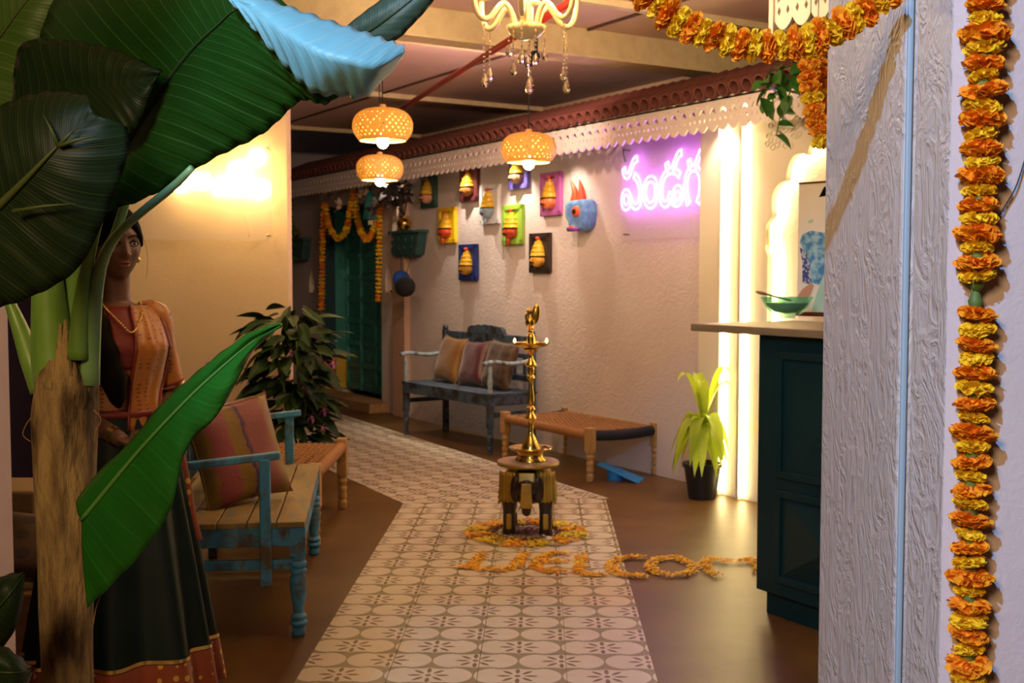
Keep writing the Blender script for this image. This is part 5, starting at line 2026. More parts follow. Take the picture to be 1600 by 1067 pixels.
rr = random.Random(5)
for k in range(30):
    a = k * 2.399 + rr.uniform(-0.2, 0.2)
    lv = k / 30
    b = MB()
    if k < 25:
        into = max(0.0, -(cos(a) * WN.x + sin(a) * WN.y))
        strap(b, (0.005, 0, 0.36 + 0.17 * lv), a, rr.uniform(0.27, 0.34) * (1 - 0.55 * into), rr.uniform(0.075, 0.095), rr.uniform(0.35, 0.62), rr.uniform(0.95, 1.35))
    else:
        strap(b, (0.008, 0, 0.47), a, rr.uniform(0.20, 0.27), 0.075, rr.uniform(1.1, 1.5), rr.uniform(0.1, 0.25))
    b.build('leaf', MAT['lime'], t)

# ---- dark bushy potted plant at the end of the ochre wall
pb_ = ground(470, 764)
t = thing('potted_plant', 'tall bushy dark green plant with violet blooms at the end of the ochre wall', 'plant', pb_, 0)
MB().lathe([(0, 0), (0.11, 0), (0.14, 0.24), (0.15, 0.24), (0.15, 0.27), (0.135, 0.27), (0.13, 0.23), (0, 0.23)], 24).build('pot', MAT['pot_black'], t, sharp=40)
rr = random.Random(8)
for k in range(7):
    a = rr.random() * 6.28
    e = Vector((0.12 * cos(a) - 0.06, 0.12 * sin(a), rr.uniform(0.7, 1.15)))
    MB().tube(spline([(0, 0, 0.2), (e.x * 0.5, e.y * 0.5, e.z * 0.6), tuple(e)], 8), 0.008, 6).build('stem', MAT['stem'], t)
for k in range(240):
    z = 0.30 + 0.88 * (k / 240) + rr.uniform(-0.05, 0.05)
    wz = 0.13 + 0.09 * sin(pi * min(1, max(0, (z - 0.25) / 0.9)) ** 1.4)
    a = rr.random() * 6.28
    r = wz * rr.uniform(0.35, 1.0)
    if z > 0.85:
        r *= 1.25
    p = (r * cos(a) - 0.055, r * sin(a) * 0.8, z)
    put('leaf', LF_DARK, t, p, (cos(a) + rr.uniform(-0.4, 0.4), sin(a) + rr.uniform(-0.4, 0.4), rr.uniform(-0.9, 0.35)), rr.uniform(-0.6, 0.6), rr.uniform(0.9, 1.5))
for px, py in ((506, 640), (520, 566), (478, 602), (455, 549), (487, 651), (493, 712), (504, 668)):
    blossom(t, at(px, py, pb_.y - 0.12) - pb_, (rr.uniform(-0.3, 0.3), -1, 0.3), 0.9)

# ---- petals on the floor


def petal_heap(paths, mats, n, wid, size, seed, z0=0.004, density_mat=None):
    """scatter petals about polylines on the floor"""
    r = random.Random(seed)
    segs = []
    tot = 0
    for path in paths:
        for a, b in zip(path[:-1], path[1:]):
            l = (b - a).length
            segs.append((a, b, tot, tot + l))
            tot += l
    mb = MB()
    for k in range(n):
        d = r.random() * tot
        for a, b, l0, l1 in segs:
            if l0 <= d <= l1:
                p = a.lerp(b, (d - l0) / max(1e-6, l1 - l0))
                break
        ang = r.random() * 2 * pi
        rad = wid * sqrt(r.random())
        h = max(0, (1 - (rad / wid) ** 2)) * 0.016 * r.random()
        p = p + Vector((rad * cos(ang), rad * sin(ang), 0))
        p.z = z0 + 0.002 + h
        yaw = r.random() * 2 * pi
        tl = r.uniform(-0.5, 0.5)
        L, W = size * r.uniform(0.7, 1.2), size * r.uniform(0.35, 0.55)
        u = Vector((cos(yaw), sin(yaw), 0.35 * tl))
        s = Vector((-sin(yaw), cos(yaw), r.uniform(-0.5, 0.5)))
        lift = Vector((0, 0, abs(0.35 * tl) * L * 0.5 + 0.25 * W))
        mb.cur = 0
        x = r.random()
        acc = 0
        for i, (m_, pr) in enumerate(mats):
            acc += pr
            if x <= acc:
                mb.cur = i
                break
        mb._add([p - u * L / 2 + lift, p + s * W / 2 + lift, p + u * L / 2 + lift, p - s * W / 2 + lift + Vector((0, 0, 0.002))], [(0, 1, 2, 3)], True)
    return mb, [m_ for m_, _ in mats]


def letter(ch, paths, nm, n):
    pts = [[ground(x, y) for x, y in p] for p in paths]
    c = sum((p for q in pts for p in q), Vector()) / sum(len(q) for q in pts)
    c.z = 0
    mb, ms = petal_heap(pts, [(MAT['petal_o'], 0.80), (MAT['petal_y'], 0.17), (MAT['petal_r'], 0.03)], n, 0.035, 0.020, ord(ch))
    t = thing('petal_letter', nm, 'petals', c, 0, 'welcome letters of marigold petals')
    mb.build('petals', ms, t, off=c, kind='stuff')


letter('W', [[(752, 868), (745, 880), (735, 889), (722, 889), (760, 892), (785, 894), (803, 889), (812, 878), (820, 868)]], 'marigold petal letter W, first of the floor greeting', 900)
letter('E', [[(885, 868), (862, 867), (843, 876), (835, 890), (855, 895), (882, 896)], [(845, 880), (885, 879)]], 'marigold petal letter E between W and L on the floor', 800)
letter('L', [[(908, 870), (908, 884), (903, 896), (922, 901), (945, 900)]], 'marigold petal letter L where the greeting nears the tile edge', 520)
letter('C', [[(1005, 874), (985, 873), (965, 877), (953, 887), (962, 898), (985, 903), (1005, 903)]], 'marigold petal letter C crossing the tile edge', 650)
letter('O', [[(1030, 875), (1055, 874), (1075, 881), (1088, 891), (1070, 901), (1045, 902), (1022, 896), (1015, 886), (1030, 875)]], 'marigold petal letter O on the brown floor', 760)
letter('M', [[(1122, 903), (1108, 895), (1100, 884), (1108, 876), (1130, 880), (1158, 881), (1172, 876), (1182, 882), (1186, 896)]], 'marigold petal letter M reaching the counter', 700)

rc = ground(822, 834)
RR = 0.335
rg = thing('petal_rangoli', 'round marigold petal rangoli on the tiles under the elephant stool', 'rangoli', (rc.x, rc.y, 0), 0)


def ringpath(r0, a0, a1, n=10):
    return [Vector((rc.x + r0 * cos(a0 + (a1 - a0) * k / n), rc.y + r0 * sin(a0 + (a1 - a0) * k / n), 0)) for k in range(n + 1)]


for k in range(12):
    a0 = 2 * pi * k / 12 + 0.06
    a1 = 2 * pi * (k + 1) / 12 - 0.06
    m_ = MAT['petal_y'] if k % 2 else MAT['petal_o']
    mb, ms = petal_heap([ringpath(RR - 0.03, a0, a1), ringpath(RR - 0.08, a0 + 0.03, a1 - 0.03), ringpath(RR - 0.12, a0 + 0.05, a1 - 0.05)], [(m_, 0.95), (MAT['petal_r'], 0.05)], 260, 0.035, 0.022, 100 + k)
    mb.build('yellow_lobe' if k % 2 else 'orange_lobe', ms, rg, off=(rc.x, rc.y, 0), kind='stuff')
mb, ms = petal_heap([ringpath(0.19, 0, 2 * pi, 40)], [(MAT['petal_r'], 1.0)], 600, 0.028, 0.02, 77)
mb.build('dark_red_ring', ms, rg, off=(rc.x, rc.y, 0), kind='stuff')
mb, ms = petal_heap([ringpath(0.135, 0, 2 * pi, 40)], [(MAT['petal_w'], 0.9), (MAT['petal_y'], 0.1)], 420, 0.018, 0.018, 78)
mb.build('white_ring', ms, rg, off=(rc.x, rc.y, 0), kind='stuff')
mb, ms = petal_heap([ringpath(0.07, 0, 2 * pi, 30), ringpath(0.03, 0, 2 * pi, 20)], [(mat('plum_petal', (0.25, 0.05, 0.12), 0.7), 0.8), (MAT['petal_r'], 0.2)], 420, 0.04, 0.018, 79)
mb.build('plum_centre', ms, rg, off=(rc.x, rc.y, 0), kind='stuff')
p = ground(857, 846)
MB().ball((p.x - rc.x, p.y - rc.y, 0.016), (0.02, 0.02, 0.013), 12, 8).build('white_blossom', MAT['petal_w'], rg)

# ---- near garlands in the doorway
gr = 'marigold garlands in the doorway'
GY = 1.60


def near_pick(k):
    if k % 2 == 0:
        return (MG_O[k // 2 % 3], [1.0, 0.92, 1.08, 0.95, 1.15][k // 2 % 5])
    return (MG_Y[k // 2 % 3], [0.86, 0.80, 0.90, 0.78][k // 2 % 4])


def col_pts(pp, Y):
    return [at(x, y, Y) for x, y in pp]


garland('long upright marigold garland hanging down the lilac wall, upper length', col_pts([(1541, -40), (1537, 100), (1534, 220), (1529, 330), (1526, 448)], GY), 0.0195, 1.0, near_pick, gr, calyx=True, rnd=0.2, flat=0.68)
garland('long upright marigold garland hanging down the lilac wall, lower length below the gap', col_pts([(1527, 490), (1524, 600), (1519, 720), (1516, 830), (1514, 950), (1510, 1110)], GY), 0.0205, 0.95, near_pick, gr, calyx=True, rnd=0.22, flat=0.66)
q = at(1524, 470, GY)
c = thing('flower_bud', 'green marigold bud on the string in the garland gap', 'bud', q, 0)
MB().lathe([(0, -0.014), (0.008, -0.010), (0.010, 0.0), (0.005, 0.012), (0.0, 0.018)], 12).build('bud', MAT['stem'], c)
MB().tube([(0.001, 0, -0.012), (-0.004, 0, 0.006), (-0.006, 0, 0.02)], 0.0012, 5).build('thread', MAT['stem'], c)


def swag_pick(k):
    if k % 2 == 0:
        return (MG_O[k // 2 % 3], 1.0)
    return (MG_Y[k // 2 % 3], 0.9)


SY = 1.80
garland('marigold swag sagging across the top of the doorway', col_pts([(985, -40), (1020, 0), (1062, 34), (1115, 57), (1165, 70), (1215, 71), (1265, 62), (1310, 42), (1355, 14), (1400, -20)], SY), 0.0205, 0.94, swag_pick, gr, rnd=0.15, flat=0.8)


def or_pick(k):
    return ((MG_O if k % 4 else MG_Y)[k % 3], 0.9)


gl = garland('orange marigold loop hanging inside the doorway, left strand', col_pts([(1266, 84), (1264, 120), (1270, 160), (1277, 195), (1288, 226)], 2.75), 0.026, 1.0, or_pick, gr, rnd=0.2)
gr2 = garland('orange marigold loop hanging inside the doorway, right strand by the jamb', col_pts([(1278, 80), (1284, 120), (1288, 150), (1291, 185), (1292, 226)], 2.85), 0.026, 0.9, or_pick, gr, rnd=0.2)
for g_o in (gl, gr2):
    MB().tube([(0, 0, 0), (0, 0, CZ - g_o.location.z)], 0.0012, 5).build('hanging_thread', MAT['stem'], g_o)
w_ = tag(MB().tube(spline([at(1604, 240, 1.615), at(1588, 290, 1.612), at(1570, 322, 1.612), at(1556, 345, 1.61)], 14), 0.0011, 5).build('thin_wire', MAT['cord']), 'thin dark wire tied from the garland across the lilac wall', 'wire')

# ================================================================ BANANA PLANT
TB = at(103, 1067, 2.30)
bn = thing('banana_plant', 'large banana plant with fibrous trunk and broad leaves beside the woman', 'plant', (TB.x, 2.30, 0), 0)
B0 = Vector((TB.x, 2.30, 0))


def bp(px, py, Y):
    return at(px, py, Y) - B0


tr_pts = [Vector((0.008, 0, 0)), bp(107, 1067, 2.30), bp(105, 960, 2.30), bp(104, 850, 2.30), bp(101, 740, 2.30), bp(100, 650, 2.30), bp(103, 600, 2.30), bp(106, 560, 2.30)]
rad = [0.060, 0.050, 0.053, 0.055, 0.058, 0.061, 0.056, 0.044]


def trunk_fn(u, v):
    p = crom(tr_pts, u)
    x = u * (len(rad) - 1)
    i = min(int(x), len(rad) - 2)
    r = rad[i] + (rad[i + 1] - rad[i]) * (x - i)
    a = v * 2 * pi
    n_ = noise.noise(Vector((cos(a) * 2.2, sin(a) * 2.2, p.z * 2.0))) * 0.11 + noise.noise(Vector((cos(a) * 7, sin(a) * 7, p.z * 3.0))) * 0.05
    r *= 1 + n_
    return p + Vector((cos(a) * r, sin(a) * r, 0))


MB().grid(trunk_fn, 70, 40).build('trunk', MAT['bark'], bn)
# dry fibre tatters at the top of the trunk
rr = random.Random(3)
for k in range(34):
    a = 2 * pi * k / 34 + rr.uniform(-0.08, 0.08)
    zb = rr.uniform(-0.10, -0.03)
    zt_ = rr.uniform(0.02, 0.075) + (0.03 if cos(a) > 0 else -0.05)
    c0 = bp(104, 580, 2.30)

    def tat(u, v, a=a, zb=zb, zt_=zt_):
        w = 0.024 * (1 - 0.75 * u ** 1.5)
        r = 0.047 + 0.015 * sin(pi * min(1, 1.25 * u)) - 0.008 * u + 0.004 * sin(7 * u + a * 3) * u
        an = a + (v - 0.5) * w / 0.05
        return c0 + Vector((r * cos(an), r * sin(an), zb + (zt_ - zb) * u))
    solid(MB().grid(tat, 7, 3).build('dry_sheath', MAT['bark'], bn), 0.003)
# loose hanging fibres
for pts in ([(146, 640), (158, 655), (150, 672), (147, 690)], [(148, 800), (160, 830), (155, 860), (147, 890), (135, 930)], [(50, 650), (40, 665), (36, 680), (48, 690)], [(146, 975), (150, 950), (160, 920)]):
    MB().tube(spline([bp(x, y, 2.26) for x, y in pts], 12), 0.0011, 5).build('loose_fibre', MAT['rope'], bn)


def stalk(pts, radii, m, flat=None, name='stalk'):
    P = spline([bp(x, y, d) for x, y, d in pts], 16)
    n = len(radii) - 1
    R = []
    for i in range(16):
        x = i / 15 * n
        j = min(int(x), n - 1)
        R.append(radii[j] + (radii[j + 1] - radii[j]) * (x - j))
    return MB().tube(P, R, 14, flat=flat).build(name, m, bn)


stalk([(66, 610, 2.32), (48, 560, 2.33), (30, 510, 2.34), (14, 470, 2.34)], [0.024, 0.022, 0.016, 0.010], MAT['petiole'])
stalk([(92, 620, 2.30), (84, 560, 2.30), (78, 500, 2.29), (74, 430, 2.28)], [0.046, 0.044, 0.036, 0.028], MAT['petiole'])
stalk([(108, 600, 2.34), (112, 520, 2.34), (117, 440, 2.33), (122, 370, 2.32)], [0.040, 0.036, 0.030, 0.026], MAT['petiole'])
stalk([(122, 560, 2.26), (126, 490, 2.25), (137, 410, 2.22), (152, 345, 2.15), (165, 300, 2.05)], [0.022, 0.017, 0.012, 0.010, 0.009], MAT['petiole'])
stalk([(140, 600, 2.28), (144, 520, 2.27), (152, 440, 2.24), (170, 385, 2.20), (205, 345, 2.14), (270, 292, 2.05), (300, 262, 2.02)], [0.020, 0.017, 0.013, 0.010, 0.008, 0.0075, 0.006], MAT['petiole_pale'])
stalk([(168, 392, 2.20), (178, 368, 2.19), (190, 336, 2.18), (200, 300, 2.16)], [0.009, 0.008, 0.009, 0.008], MAT['petiole_pale'])


def banana_leaf(rows, m, rib_m, bulge=0.02, wav=0.004, nw=14, nu=46, nv=16, rib=0.007, th=0.0015, name='leaf', tear=0.0, ribspan=(0.0, 1.0)):
    """rows: (left px,py,depth), (mid px,py,depth), (right px,py,depth) from the base to the tip"""
    Lp = [bp(*r[0]) for r in rows]
    Mp = [bp(*r[1]) for r in rows]
    Rp = [bp(*r[2]) for r in rows]

    def f(u, v):
        l, c, r = crom(Lp, u), crom(Mp, u), crom(Rp, u)
        e, x = (l, 1 - v * 2) if v < 0.5 else (r, v * 2 - 1)
        p = c.lerp(e, x)
        p.y -= bulge * sin(pi * x) 
        p.y += wav * sin(2 * pi * nw * (u - 0.15 * x)) * x
        p.z += wav * 0.6 * sin(2 * pi * nw * (u - 0.15 * x)) * x * x
        return p
    o = MB().grid(f, nu, nv).build(name, m, bn)
    solid(o, th)
    if rib:
        u0, u1 = ribspan
        pts = [crom(Mp, u0 + (u1 - u0) * i / 23) + Vector((0, -0.003, 0)) for i in range(24)]
        MB().tube(pts, [rib * (1 - 0.8 * i / 23) for i in range(24)], 8).build('midrib', rib_m, o)
    return o


RIB_D = mat('leaf_midrib', (0.055, 0.078, 0.014), 0.6)
RIB_K = mat('dark_midrib', (0.02, 0.05, 0.01), 0.5)
# big leaf seen from below
banana_leaf([((150, 262, 2.28), (190, 250, 2.20), (140, 338, 2.20)),
             ((90, 170, 2.32), (218, 195, 2.14), (232, 308, 2.12)),
             ((60, 80, 2.34), (258, 132, 2.08), (330, 250, 2.06)),
             ((100, -20, 2.32), (300, 78, 2.02), (412, 208, 2.00)),
             ((200, -60, 2.26), (340, 40, 1.97), (470, 158, 1.95)),
             ((310, -75, 2.20), (375, 12, 1.94), (512, 162, 1.93)),
             ((420, -70, 2.15), (440, 0, 1.95), (560, 120, 1.94))], MAT['leaf'], RIB_K, 0.03, 0.005, 16, 60, 20, rib=0.006, ribspan=(0.0, 0.82))
# its folded over end, upper face towards us
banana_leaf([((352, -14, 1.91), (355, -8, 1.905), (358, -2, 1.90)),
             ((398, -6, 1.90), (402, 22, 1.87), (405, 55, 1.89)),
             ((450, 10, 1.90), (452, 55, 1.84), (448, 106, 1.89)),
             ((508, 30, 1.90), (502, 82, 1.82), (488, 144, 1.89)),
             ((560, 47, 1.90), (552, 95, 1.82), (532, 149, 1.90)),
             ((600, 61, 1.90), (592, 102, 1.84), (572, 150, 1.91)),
             ((632, 72, 1.92), (632, 82, 1.90), (628, 92, 1.92))], MAT['leaf_blue_lit'], RIB_K, 0.008, 0.006, 11, 70, 14, rib=0, name='folded_leaf_end')
# grey green leaf tip behind the fold
banana_leaf([((520, 62, 2.35), (530, 70, 2.35), (545, 78, 2.35)),
             ((545, 38, 2.33), (575, 50, 2.32), (612, 66, 2.33)),
             ((588, 5, 2.32), (615, 22, 2.30), (645, 38, 2.32)),
             ((640, -30, 2.32), (655, -10, 2.30), (675, 4, 2.32)),
             ((700, -60, 2.32), (705, -55, 2.30), (710, -50, 2.32))], leaf_material('grey_green_leaf', (0.05, 0.10, 0.07), (0.07, 0.13, 0.09), (0.10, 0.16, 0.10), 0.5, 0.1, 40), RIB_K, 0.01, 0.002, 8, 30, 10, rib=0.003)
# dark leaf across the middle
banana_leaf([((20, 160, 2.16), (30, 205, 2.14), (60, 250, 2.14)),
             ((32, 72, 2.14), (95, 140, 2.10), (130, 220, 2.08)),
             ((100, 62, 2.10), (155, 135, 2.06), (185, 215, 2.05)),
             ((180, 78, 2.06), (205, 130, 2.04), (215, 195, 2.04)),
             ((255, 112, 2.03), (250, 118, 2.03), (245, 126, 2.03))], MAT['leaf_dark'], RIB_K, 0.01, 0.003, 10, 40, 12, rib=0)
# lighter leaf top left
banana_leaf([((-120, 60, 2.5), (-80, 140, 2.5), (-40, 230, 2.5)),
             ((-60, -20, 2.48), (-10, 70, 2.46), (36, 155, 2.48)),
             ((0, -70, 2.46), (35, 10, 2.44), (62, 75, 2.45)),
             ((60, -100, 2.45), (80, -40, 2.44), (108, 0, 2.45)),
             ((120, -130, 2.45), (128, -110, 2.45), (135, -90, 2.45))], leaf_material('lit_leaf', (0.05, 0.11, 0.012), (0.08, 0.16, 0.02), (0.14, 0.22, 0.04), 0.5, 0.3, 50), RIB_D, 0.01, 0.003, 10, 36, 12, rib=0.004)
# dark rounded leaf nearest the camera
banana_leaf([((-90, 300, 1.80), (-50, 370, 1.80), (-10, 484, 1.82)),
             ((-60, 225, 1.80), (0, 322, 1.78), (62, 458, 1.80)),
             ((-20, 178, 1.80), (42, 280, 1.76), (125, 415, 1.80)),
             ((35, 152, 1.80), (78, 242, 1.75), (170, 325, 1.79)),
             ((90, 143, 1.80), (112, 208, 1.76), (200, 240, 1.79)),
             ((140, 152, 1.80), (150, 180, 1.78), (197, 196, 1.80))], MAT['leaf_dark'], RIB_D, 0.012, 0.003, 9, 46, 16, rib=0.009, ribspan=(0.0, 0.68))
for (x0, y0), (x1, y1) in (((92, 228), (68, 180)), ((92, 228), (152, 212)), ((92, 228), (120, 200)), ((20, 330), (118, 318))):
    MB().tube([bp(x0, y0, 1.742), bp((x0 + x1) / 2, (y0 + y1) / 2 - 2, 1.738), bp(x1, y1, 1.745)], [0.0035, 0.0025, 0.0008], 6).build('side_rib', RIB_D, bn)
# fresh green leaf crossing in front of the woman
banana_leaf([((120, 780, 2.24), (128, 812, 2.22), (138, 948, 2.22)),
             ((150, 742, 2.22), (166, 766, 2.19), (172, 916, 2.19)),
             ((205, 688, 2.18), (216, 706, 2.15), (226, 858, 2.16)),
             ((250, 634, 2.14), (262, 656, 2.11), (268, 792, 2.13)),
             ((293, 594, 2.10), (306, 611, 2.08), (291, 702, 2.10)),
             ((338, 557, 2.07), (350, 571, 2.06), (344, 642, 2.07)),
             ((390, 520, 2.04), (399, 530, 2.04), (395, 549, 2.05)),
             ((440, 504, 2.02), (441, 506, 2.02), (442, 509, 2.02))], leaf_material('fresh_leaf', (0.012, 0.115, 0.010), (0.022, 0.17, 0.016), (0.022, 0.19, 0.02), 0.33, 0.12, 44), mat('pale_midrib', (0.10, 0.28, 0.06), 0.4), 0.012, 0.003, 9, 60, 16, rib=0.005)
# low dark leaves bottom left
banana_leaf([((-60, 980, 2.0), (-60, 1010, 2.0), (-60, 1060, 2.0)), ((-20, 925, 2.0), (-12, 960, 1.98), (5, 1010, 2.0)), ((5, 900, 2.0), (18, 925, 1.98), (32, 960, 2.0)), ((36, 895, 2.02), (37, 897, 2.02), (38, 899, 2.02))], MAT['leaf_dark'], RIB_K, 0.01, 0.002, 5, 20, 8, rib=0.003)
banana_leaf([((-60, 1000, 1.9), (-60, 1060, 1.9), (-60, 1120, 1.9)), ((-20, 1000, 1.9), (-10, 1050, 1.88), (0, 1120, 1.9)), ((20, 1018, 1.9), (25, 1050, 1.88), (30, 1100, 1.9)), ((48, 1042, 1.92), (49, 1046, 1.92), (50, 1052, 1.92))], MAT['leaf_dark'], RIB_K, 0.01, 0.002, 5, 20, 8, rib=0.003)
# ================================================================ THE WOMAN
PY = 3.75
pr_ = at(182, 430, PY)
PR = radians(36)
wm = thing('person', 'young woman in orange blouse and dark green skirt standing behind the banana plant', 'person', (pr_.x, PY, 0), PR)
HC = Vector((0.0, -0.012, 1.500))
HR = (0.073, 0.092, 0.120)


def g_(x, s):
    return exp(-(x * x) / (s * s))


def head_fn(d, p):
    q = p.copy()
    f = max(0.0, -d.y)
    fx, fz = d.x * HR[0], d.z * HR[2]       # metres from head centre
    if d.z < 0:
        k = -d.z
        q.x *= 1 - 0.26 * k ** 1.6
        q.y *= 1 - (0.10 * k if d.y < 0 else 0.30 * k)
    q.y *= 0.93 if d.y < 0 else 1.0
    if f > 0:
        F = min(1.0, f * 2)
        q.y -= F * 0.020 * g_(fx, 0.011) * g_(fz + 0.030, 0.016)       # nose tip
        q.y -= F * 0.010 * g_(fx, 0.009) * g_(fz + 0.008, 0.020)       # nose bridge
        q.y -= F * 0.006 * (g_(fx - 0.012, 0.008) + g_(fx + 0.012, 0.008)) * g_(fz + 0.034, 0.010)
        q.y += F * 0.011 * (g_(fx - 0.031, 0.016) + g_(fx + 0.031, 0.016)) * g_(fz - 0.004, 0.013)   # sockets
        q.y -= F * 0.004 * g_(abs(fx) - 0.028, 0.020) * g_(fz - 0.026, 0.010)
        q.y -= F * 0.006 * g_(abs(fx) - 0.042, 0.016) * g_(fz + 0.026, 0.018)
        q.y -= F * 0.009 * g_(fx, 0.022) * (g_(fz + 0.058, 0.007) + g_(fz + 0.069, 0.008))            # lips
        q.y -= F * 0.012 * g_(fx, 0.022) * g_(fz + 0.098, 0.018)                                      # chin
    return q


def face_pt(x, z, out=0.0):
    dx, dz = x / HR[0], z / HR[2]
    dy = -sqrt(max(0.0, 1 - dx * dx - dz * dz))
    d = Vector((dx, dy, dz))
    p = head_fn(d, Vector((d.x * HR[0], d.y * HR[1], d.z * HR[2])))
    return HC + p + Vector((0, -out, 0))


b = MB()
b.ball(HC, HR, 64, 56, head_fn)
b.tube([(0, 0.025, 1.28), (0, 0.018, 1.34), (0, 0.012, 1.42), (0, 0.01, 1.46)], [0.056, 0.046, 0.046, 0.05], 20)
# torso
rings = [(0.80, 0.150, 0.105, 0.01), (0.88, 0.160, 0.112, 0.012), (0.96, 0.142, 0.098, 0.005), (1.03, 0.120, 0.086, 0.0), (1.11, 0.130, 0.098, -0.012), (1.17, 0.142, 0.108, -0.02), (1.23, 0.140, 0.094, -0.008), (1.28, 0.116, 0.068, 0.008), (1.31, 0.070, 0.052, 0.016), (1.325, 0.02, 0.02, 0.018)]


def torso_mesh(b, grow, z0, z1, n=40, m=26):
    def at_z(z):
        for a, c in zip(rings[:-1], rings[1:]):
            if a[0] <= z <= c[0]:
                k = (z - a[0]) / (c[0] - a[0])
                return [a[i] + (c[i] - a[i]) * k for i in range(4)]
        return rings[-1]

    def f(u, v):
        z = z0 + (z1 - z0) * u
        _, rx, ry, cy = at_z(z)
        a = v * 2 * pi
        bust = 0.020 * (g_(cos(a) - 0.55, 0.32) + g_(cos(a) + 0.55, 0.32)) * g_(z - 1.155, 0.045) if sin(a) < 0 else 0
        return Vector(((rx + grow) * cos(a), cy + (ry + grow) * sin(a) - bust, z))
    b.grid(f, m, n)


torso_mesh(b, 0.0, 0.80, 1.324)
b._add([(0, 0.01, 0.80)] + [(0.150 * cos(2 * pi * k / 40), 0.01 + 0.105 * sin(2 * pi * k / 40), 0.80) for k in range(40)], [(0, 1 + (k + 1) % 40, 1 + k) for k in range(40)], True)
ELB = {1: Vector((0.188, 0.045, 0.995)), -1: Vector((-0.188, 0.045, 0.995))}
WRI = {1: Vector((0.060, -0.200, 0.885)), -1: Vector((-0.055, -0.195, 0.890))}
for s in (-1, 1):
    sh = Vector((s * 0.134, 0.010, 1.258))
    b.tube([sh + Vector((-s * 0.05, 0, 0.012)), sh, sh.lerp(ELB[s], 0.5), ELB[s]], [0.040, 0.050, 0.043, 0.036], 16)
    b.ball(ELB[s], 0.037, 14, 10)
    b.tube([ELB[s], ELB[s].lerp(WRI[s], 0.35), ELB[s].lerp(WRI[s], 0.75), WRI[s]], [0.036, 0.037, 0.029, 0.024], 16)
    # hand: palm plus four fingers folded over each other, thumb on top
    hd = Vector((-s * 0.85, -0.35, -0.32)).normalized()
    pc_ = WRI[s] + hd * 0.045
    b.tube([WRI[s] - hd * 0.01, WRI[s] + hd * 0.03, WRI[s] + hd * 0.075], [0.023, 0.034, 0.034], 14, flat=0.5)
    for i in range(4):
        z_ = (i - 1.5) * 0.017
        base = WRI[s] + hd * 0.072 + Vector((0, -0.004 - 0.01 * (s > 0), -z_))
        ln = [0.058, 0.066, 0.062, 0.050][i]
        cu_ = Vector((-s * 0.55, -0.15 if s > 0 else 0.35, -0.6)).normalized()
        b.tube(spline([base, base + hd * ln * 0.45 + Vector((0, -0.006, 0)), base + hd * ln * 0.7 + cu_ * ln * 0.35, base + hd * ln * 0.75 + cu_ * ln * 0.7], 8), [0.0095, 0.0095, 0.009, 0.009, 0.0085, 0.008, 0.0075, 0.006], 10)
    th = WRI[s] + hd * 0.03 + Vector((0, -0.006, 0.026))
    b.tube(spline([th, th + hd * 0.03 + Vector((0, -0.014, 0.016)), th + hd * 0.058 + Vector((0, -0.02, 0.012))], 6), [0.012, 0.0115, 0.011, 0.010, 0.009, 0.006], 10)
    # legs and feet
    b.tube([(s * 0.078, 0.01, 0.86), (s * 0.080, 0.005, 0.66), (s * 0.076, 0.0, 0.46), (s * 0.074, 0.02, 0.30), (s * 0.072, 0.022, 0.08)], [0.085, 0.072, 0.052, 0.050, 0.034], 18)
    b.ball((s * 0.076, -0.045, 0.036), (0.042, 0.115, 0.034), 18, 12)
    b.ball((s * 0.073, 0.03, 0.045), (0.036, 0.045, 0.044), 14, 10)
body = b.build('body', MAT['skin'], wm)
r_ = body.modifiers.new('remesh', 'REMESH')
r_.mode = 'VOXEL'
r_.voxel_size = 0.005
r_.use_smooth_shade = True
sm = body.modifiers.new('smooth', 'SMOOTH')
sm.factor = 0.5
sm.iterations = 4
bpy.context.view_layer.update()
bake(body)
body.data.polygons.foreach_set('use_smooth', [True] * len(body.data.polygons))

# face details
for s in (-1, 1):
    e = face_pt(s * 0.0305, 0.002)
    eb = MB().ball(e + Vector((0, 0.0075, 0)), (0.0145, 0.0125, 0.0085), 16, 12).build('eye', MAT['eye_white'], wm)
    MB().ball(e + Vector((0.003, -0.0005, 0.0)), (0.0066, 0.0055, 0.0066), 12, 10).build('iris', MAT['eye_dark'], eb)
    MB().tube(spline([face_pt(s * 0.014, 0.000, 0.001), face_pt(s * 0.024, 0.0085, 0.003), face_pt(s * 0.036, 0.0088, 0.003), face_pt(s * 0.049, 0.001, 0.001)], 10), 0.0022, 6).build('upper_lash', MAT['hair'], eb)
    MB().tube(spline([face_pt(s * 0.016, -0.003, 0.0), face_pt(s * 0.030, -0.0085, 0.002), face_pt(s * 0.047, -0.002, 0.0)], 10), 0.0013, 6).build('lower_lash', MAT['hair'], eb)
    MB().tube(spline([face_pt(s * 0.010, 0.020, 0.0005), face_pt(s * 0.026, 0.0265, 0.0005), face_pt(s * 0.042, 0.025, 0.0005), face_pt(s * 0.054, 0.016, 0.0)], 10), [0.002, 0.003, 0.0032, 0.003, 0.003, 0.0028, 0.0025, 0.002, 0.0015, 0.001], 6, flat=0.6).build('eyebrow', MAT['hair'], wm)
    MB().ball((s * 0.068, 0.010, 1.497), (0.009, 0.018, 0.028), 12, 10).build('ear', MAT['skin'], wm)
    MB().lathe([(0.0, 0.0), (0.008, 0.004), (0.010, 0.012), (0.004, 0.02), (0.0, 0.024)], 10, c=(s * 0.072, 0.004, 1.440)).build('earring', MAT['gold'], wm)
b = MB()
